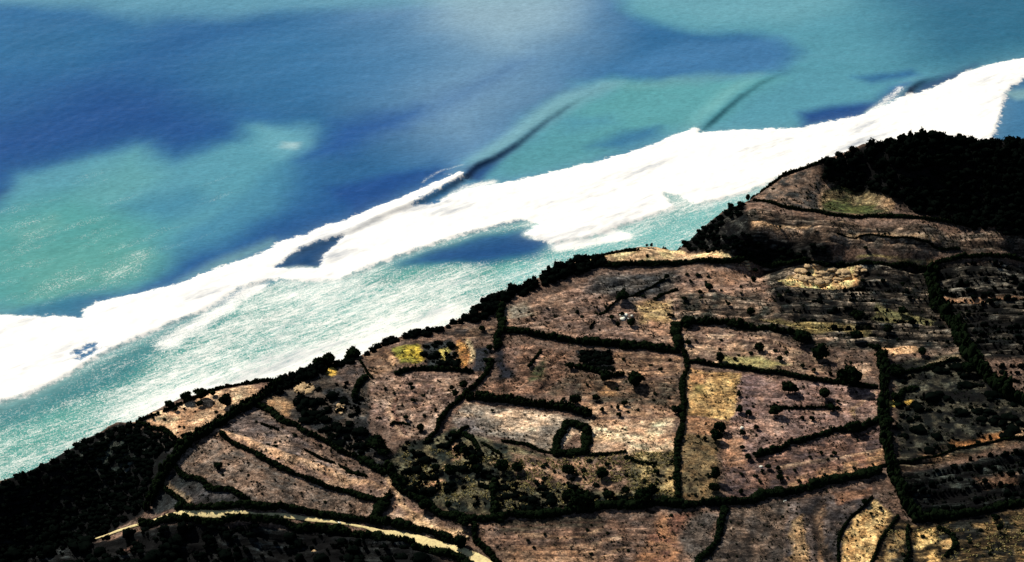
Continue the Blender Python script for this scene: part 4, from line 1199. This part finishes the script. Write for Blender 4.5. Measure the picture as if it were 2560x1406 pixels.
# ------------------------------------------------------------------ individual bushes by field
REG = [
 ([(345,1048),(560,985),(600,1005),(460,1098)], 12, (4,10), "in the pale corner field at the cliff"),
 ([(650,1025),(980,1200),(960,1225),(600,1100)], 16, (4,11), "on the upper field strip"),
 ([(470,1120),(930,1270),(900,1290),(450,1170)], 14, (4,9), "on the grey field above the track"),
 ([(930,945),(1180,945),(1080,1085),(950,1060)], 18, (4,11), "in the oval furrowed field"),
 ([(1280,1145),(1560,1150),(1580,1230),(1300,1220)], 30, (5,16), "in the pinkish middle of the speckled field"),
 ([(1580,1130),(1688,1125),(1688,1240),(1600,1215)], 14, (5,12), "in the yellow scrub plot"),
 ([(1720,1090),(1795,1095),(1790,1245),(1700,1248)], 12, (4,11), "in the olive plot below the golden field"),
 ([(1840,945),(2200,985),(2180,1040),(1850,1120)], 14, (4,10), "in the pink field right of the golden field"),
 ([(1820,1150),(2210,1090),(2215,1160),(1820,1240)], 24, (4,12), "in the red-brown field above the long hedge"),
 ([(1540,890),(1698,895),(1695,1010),(1440,990)], 16, (4,12), "in the plots left of the upright hedge"),
 ([(1500,1010),(1685,1020),(1680,1040),(1560,1040)], 6, (4,9), "above the palest field"),
 ([(1720,840),(2180,900),(2190,945),(1730,900)], 20, (4,12), "on the pale terraced band"),
 ([(1280,780),(1680,690),(1680,850),(1300,830)], 24, (4,10), "on the wide pinkish slope"),
 ([(1700,690),(1940,690),(1960,790),(1700,800)], 18, (4,14), "on the slope left of the pale outcrop"),
 ([(1890,480),(2040,440),(2040,515),(1960,512)], 10, (4,8), "on the upper headland plot"),
 ([(1900,545),(2560,610),(2560,635),(1900,575)], 14, (3,7), "on the striped headland fields"),
 ([(1240,1310),(1780,1285),(1740,1400),(1290,1400)], 14, (5,14), "in the red-brown field at the bottom"),
 ([(1820,1280),(2090,1250),(2080,1400),(1790,1400)], 10, (4,9), "in the grey field at the bottom"),
 ([(2200,1330),(2560,1290),(2560,1400),(2180,1400)], 14, (5,14), "among the yellow patches at the bottom right"),
 ([(2110,1400),(2120,1330),(2195,1270),(2215,1285),(2160,1400)], 6, (4,7), "on the sandy strip"),
]
bush_sets = []
for poly, n, (a, b_), where in REG:
    xs = [p[0] for p in poly]; ys = [p[1] for p in poly]
    got = []; tries = 0
    while len(got) < n and tries < 4000:
        tries += 1
        px = random.uniform(min(xs), max(xs)); py = random.uniform(min(ys), max(ys))
        if float(sdf_poly(poly, np.array(px), np.array(py))) > 0: continue
        x, y = at(px, py); R = random.uniform(a, b_) * MPP(x, y) / 2 * 1.1
        o = link("bush", random.choice(BUSHES), None)
        o.location = (x, y, gz(x, y) + R * .42); o.rotation_euler = (0, 0, random.uniform(0, 6.28))
        o.scale = (R * 1.1, R * random.uniform(.8, 1.3), R)
        got.append((o, px, py, R))
    bush_sets.append((where, got))

# low tufts, far too many to count
def tufts(name, poly, n, rr, mat, label, seed, cat):
    r = np.random.default_rng(seed)
    P = world_poly(poly)
    xs = [p[0] for p in P]; ys = [p[1] for p in P]
    X = r.uniform(min(xs), max(xs), n * 3); Y = r.uniform(min(ys), max(ys), n * 3)
    m = sdf_poly(P, X, Y) < 0
    m &= fbm(X / 10, Y / 10, seed) > .42
    X = X[m][:n]; Y = Y[m][:n]; Z = bil(H, X, Y)
    R = rr[0] + (rr[1] - rr[0]) * r.random(len(X)) ** 2
    cen = np.stack([X, Y, Z + R * .3], 1); rad = np.stack([R, R, R * .7], 1)
    org = cen.mean(0)
    V, Q = leaves(cen - org, rad, 12, .26, r)
    o = link(name, mk_mesh(name, V, Q), mat, loc=org)
    tag(o, label, cat, None, "stuff")
tufts("low_scrub", [(460,1110),(700,950),(1250,830),(1500,690),(2330,680),(2560,900),(2560,1400),(1200,1400),(950,1300),(450,1270)], 5200, (.25, .9), M_bush, "tiny dark scrub tufts dotted over the brown fields", 91, "scrub")
tufts("low_scrub", [(1860,540),(2060,420),(2200,480),(2560,600),(2560,640),(1900,590)], 500, (.25, .8), M_bush, "tiny dark scrub tufts dotted over the headland fields", 92, "scrub")
tufts("dry_grass", [(1000,1110),(1260,1150),(1690,1130),(1690,1255),(1240,1280),(1020,1230)], 1500, (.25, .7), M_dry, "pale yellow dry tufts in the speckled scrub field", 93, "grass")
tufts("dry_grass", [(2190,1330),(2560,1290),(2560,1400),(2180,1400)], 200, (.25, .7), M_dry, "pale yellow dry tufts at the bottom right", 94, "grass")

# ------------------------------------------------------------------ rocks
def rock(name, px, py, wpx, hpx, n, label, mat, hgt=.5, cat="rock", seed=0, sharp=.3):
    x, y = at(px, py); m = MPP(x, y)
    wx_ = wpx * m / 2; wy_ = hpx * m / 2 / .56
    r = np.random.default_rng(500 + seed)
    a = r.random(n) * 6.28; q = np.sqrt(r.random(n)) * .8
    cx = np.cos(a) * q * wx_; cy = np.sin(a) * q * wy_
    rr = (.10 + .30 * r.random(n) ** 2) * min(wx_, wy_) * (1.6 if n < 60 else 1) if n > 1 else np.array([1.0]) * wx_
    if n == 1: cx = cx * 0; cy = cy * 0
    z = np.array([gz(x + cx[i], y + cy[i]) for i in range(n)]) - gz(x, y)
    ry = rr if n > 1 else np.array([wy_ * .6])
    cen = np.stack([cx, cy, z + rr * hgt * .2], 1); rad = np.stack([rr, ry, rr * hgt], 1)
    V, Q = blobs(cen, rad, r, sharp)
    o = link(name, mk_mesh(name, V, Q), mat, loc=(x, y, gz(x, y)))
    tag(o, label, cat, "pale limestone rocks")
rock("rock_outcrop", 2050, 694, 160, 44, 70, "large pale orange rock outcrop high on the right-hand slope", M_rock, .3, seed=1)
rock("rock_outcrop", 2140, 680, 50, 16, 12, "small pale rock spur right of the large outcrop", M_rock, .3, seed=2)
rock("rock_outcrop", 1862, 668, 40, 14, 10, "small pale rock patch right of the knoll", M_rock, .25, seed=12)
rock("rock_outcrop", 762, 972, 56, 28, 26, "cream rock outcrop below the cliff thicket on the left", M_rock, .5, seed=3)
rock("rock_outcrop", 852, 1020, 24, 48, 20, "narrow upright cream rock outcrop left of the oval field", M_rock, .5, seed=4)
rock("boulder", 1855, 1073, 9, 9, 1, "lone white boulder right of the slanting tree row", M_white, .9, seed=5)
rock("boulder", 1903, 1166, 9, 8, 1, "lone white boulder in the red-brown field", M_white, .9, seed=6)
rock("boulder", 1579, 792, 7, 7, 1, "lone white boulder on the wide pinkish slope", M_white, .9, seed=7)
rock("boulder", 848, 1312, 10, 9, 1, "white boulder standing beside the cream track", M_white, 1.1, seed=8)
rock("rock_outcrop", 1562, 795, 26, 22, 9, "pale rock cluster beside the small trees on the pinkish slope", M_white, .6, seed=9)
rock("rock_outcrop", 1164, 1332, 20, 36, 8, "grey pointed rock between the hedge and the wide track", M_rock, .9, seed=10)
rock("boulder", 786, 1386, 20, 16, 3, "pale boulder among the dark scrub below the track", M_rock, .8, seed=11)
rock("boulder", 1965, 1253, 18, 12, 3, "pale rock at the edge of the long sweeping hedge", M_white, .6, seed=13)
rock("boulder", 1110, 1170, 16, 14, 3, "pale rock among the scrub of the speckled field", M_rock, .8, seed=14)

# ------------------------------------------------------------------ labels for trees and bushes
LM = [("beside the small square hedge ring", 1430, 1100), ("around the golden field", 1780, 985), ("near the large pale rock outcrop", 2050, 695),
      ("on the cliff edge above the pale corner field", 500, 985), ("in the pale corner field", 430, 1050), ("along the field strips above the track", 700, 1150),
      ("beside the yellow field by the cliff", 1020, 885), ("in the oval furrowed field", 1060, 990), ("in the left of the speckled field", 1120, 1170),
      ("in the middle of the speckled field", 1270, 1175), ("at the bottom of the speckled field", 1520, 1235), ("beside the dark square plot", 1490, 930),
      ("above the palest field", 1520, 1015), ("on the wide pinkish slope", 1560, 780), ("left of the pale outcrop", 1800, 730),
      ("in the pink field right of the golden field", 2020, 1010), ("in the olive plot below the golden field", 1780, 1180), ("in the red-brown field above the long hedge", 1920, 1160),
      ("on the pale terraced band", 1900, 890), ("at the right end of the terraced band", 2150, 870), ("on the dark terraces of the right", 2280, 800),
      ("along the ridge of the black hill", 2280, 345), ("on the knoll", 1625, 620), ("on the headland cliff edge", 1850, 500), ("on the striped headland fields", 2120, 600),
      ("around the sandy strip", 2170, 1270), ("beside the wide ragged hedge", 2225, 1000), ("beside the widening cream track", 1140, 1310), ("in the bottom right corner field", 2500, 1300),
      ("on the cliff edge left of the round tree", 780, 920), ("at the bend by the scrub hollow", 950, 1110), ("on the dark slope of the bottom left", 150, 1150)]
ORD = ["first","second","third","fourth","fifth","sixth","seventh","eighth","ninth","tenth","eleventh","twelfth","thirteenth","fourteenth","fifteenth"]
groups = {}
for rec in trees:
    e, px, py, w, tall, R = rec
    if e is rt:
        tag(e, "round-headed black tree alone against the white surf at the cliff edge", "tree", "trees standing on the farmland"); continue
    k = min(range(len(LM)), key=lambda i: ((LM[i][1] - px) ** 2 + (1.6 * (LM[i][2] - py)) ** 2))
    groups.setdefault(k, []).append(rec)
for k, recs in groups.items():
    recs.sort(key=lambda r: r[1])
    n = len(recs)
    for i, (e, px, py, w, tall, R) in enumerate(recs):
        size = "tall narrow" if tall else ("big round" if w >= 30 else ("mid-sized" if w >= 16 else "small"))
        if n == 1: lab = "%s dark tree %s" % (size, LM[k][0])
        elif i == 0: lab = "%s dark tree, leftmost %s" % (size, LM[k][0])
        elif i == n - 1: lab = "%s dark tree, rightmost %s" % (size, LM[k][0])
        elif i < len(ORD): lab = "%s dark tree, %s from left %s" % (size, ORD[i], LM[k][0])
        else: lab = "%s dark tree, %s from right %s" % (size, ORD[n - 1 - i], LM[k][0])
        tag(e, lab, "tree", "trees standing on the farmland")
for where, got in bush_sets:
    got.sort(key=lambda r: r[1])
    n = len(got)
    for i, (o, px, py, R) in enumerate(got):
        half = "left" if i < n / 2 else "right"
        j = i if half == "left" else n - 1 - i
        if j == 0: lab = "low dark bush, %smost %s" % (half, where)
        elif j < len(ORD): lab = "low dark bush, %s from %s %s" % (ORD[j], half, where)
        else: lab = "low dark bush %s" % where
        tag(o, lab, "bush", "low dark bushes " + where)
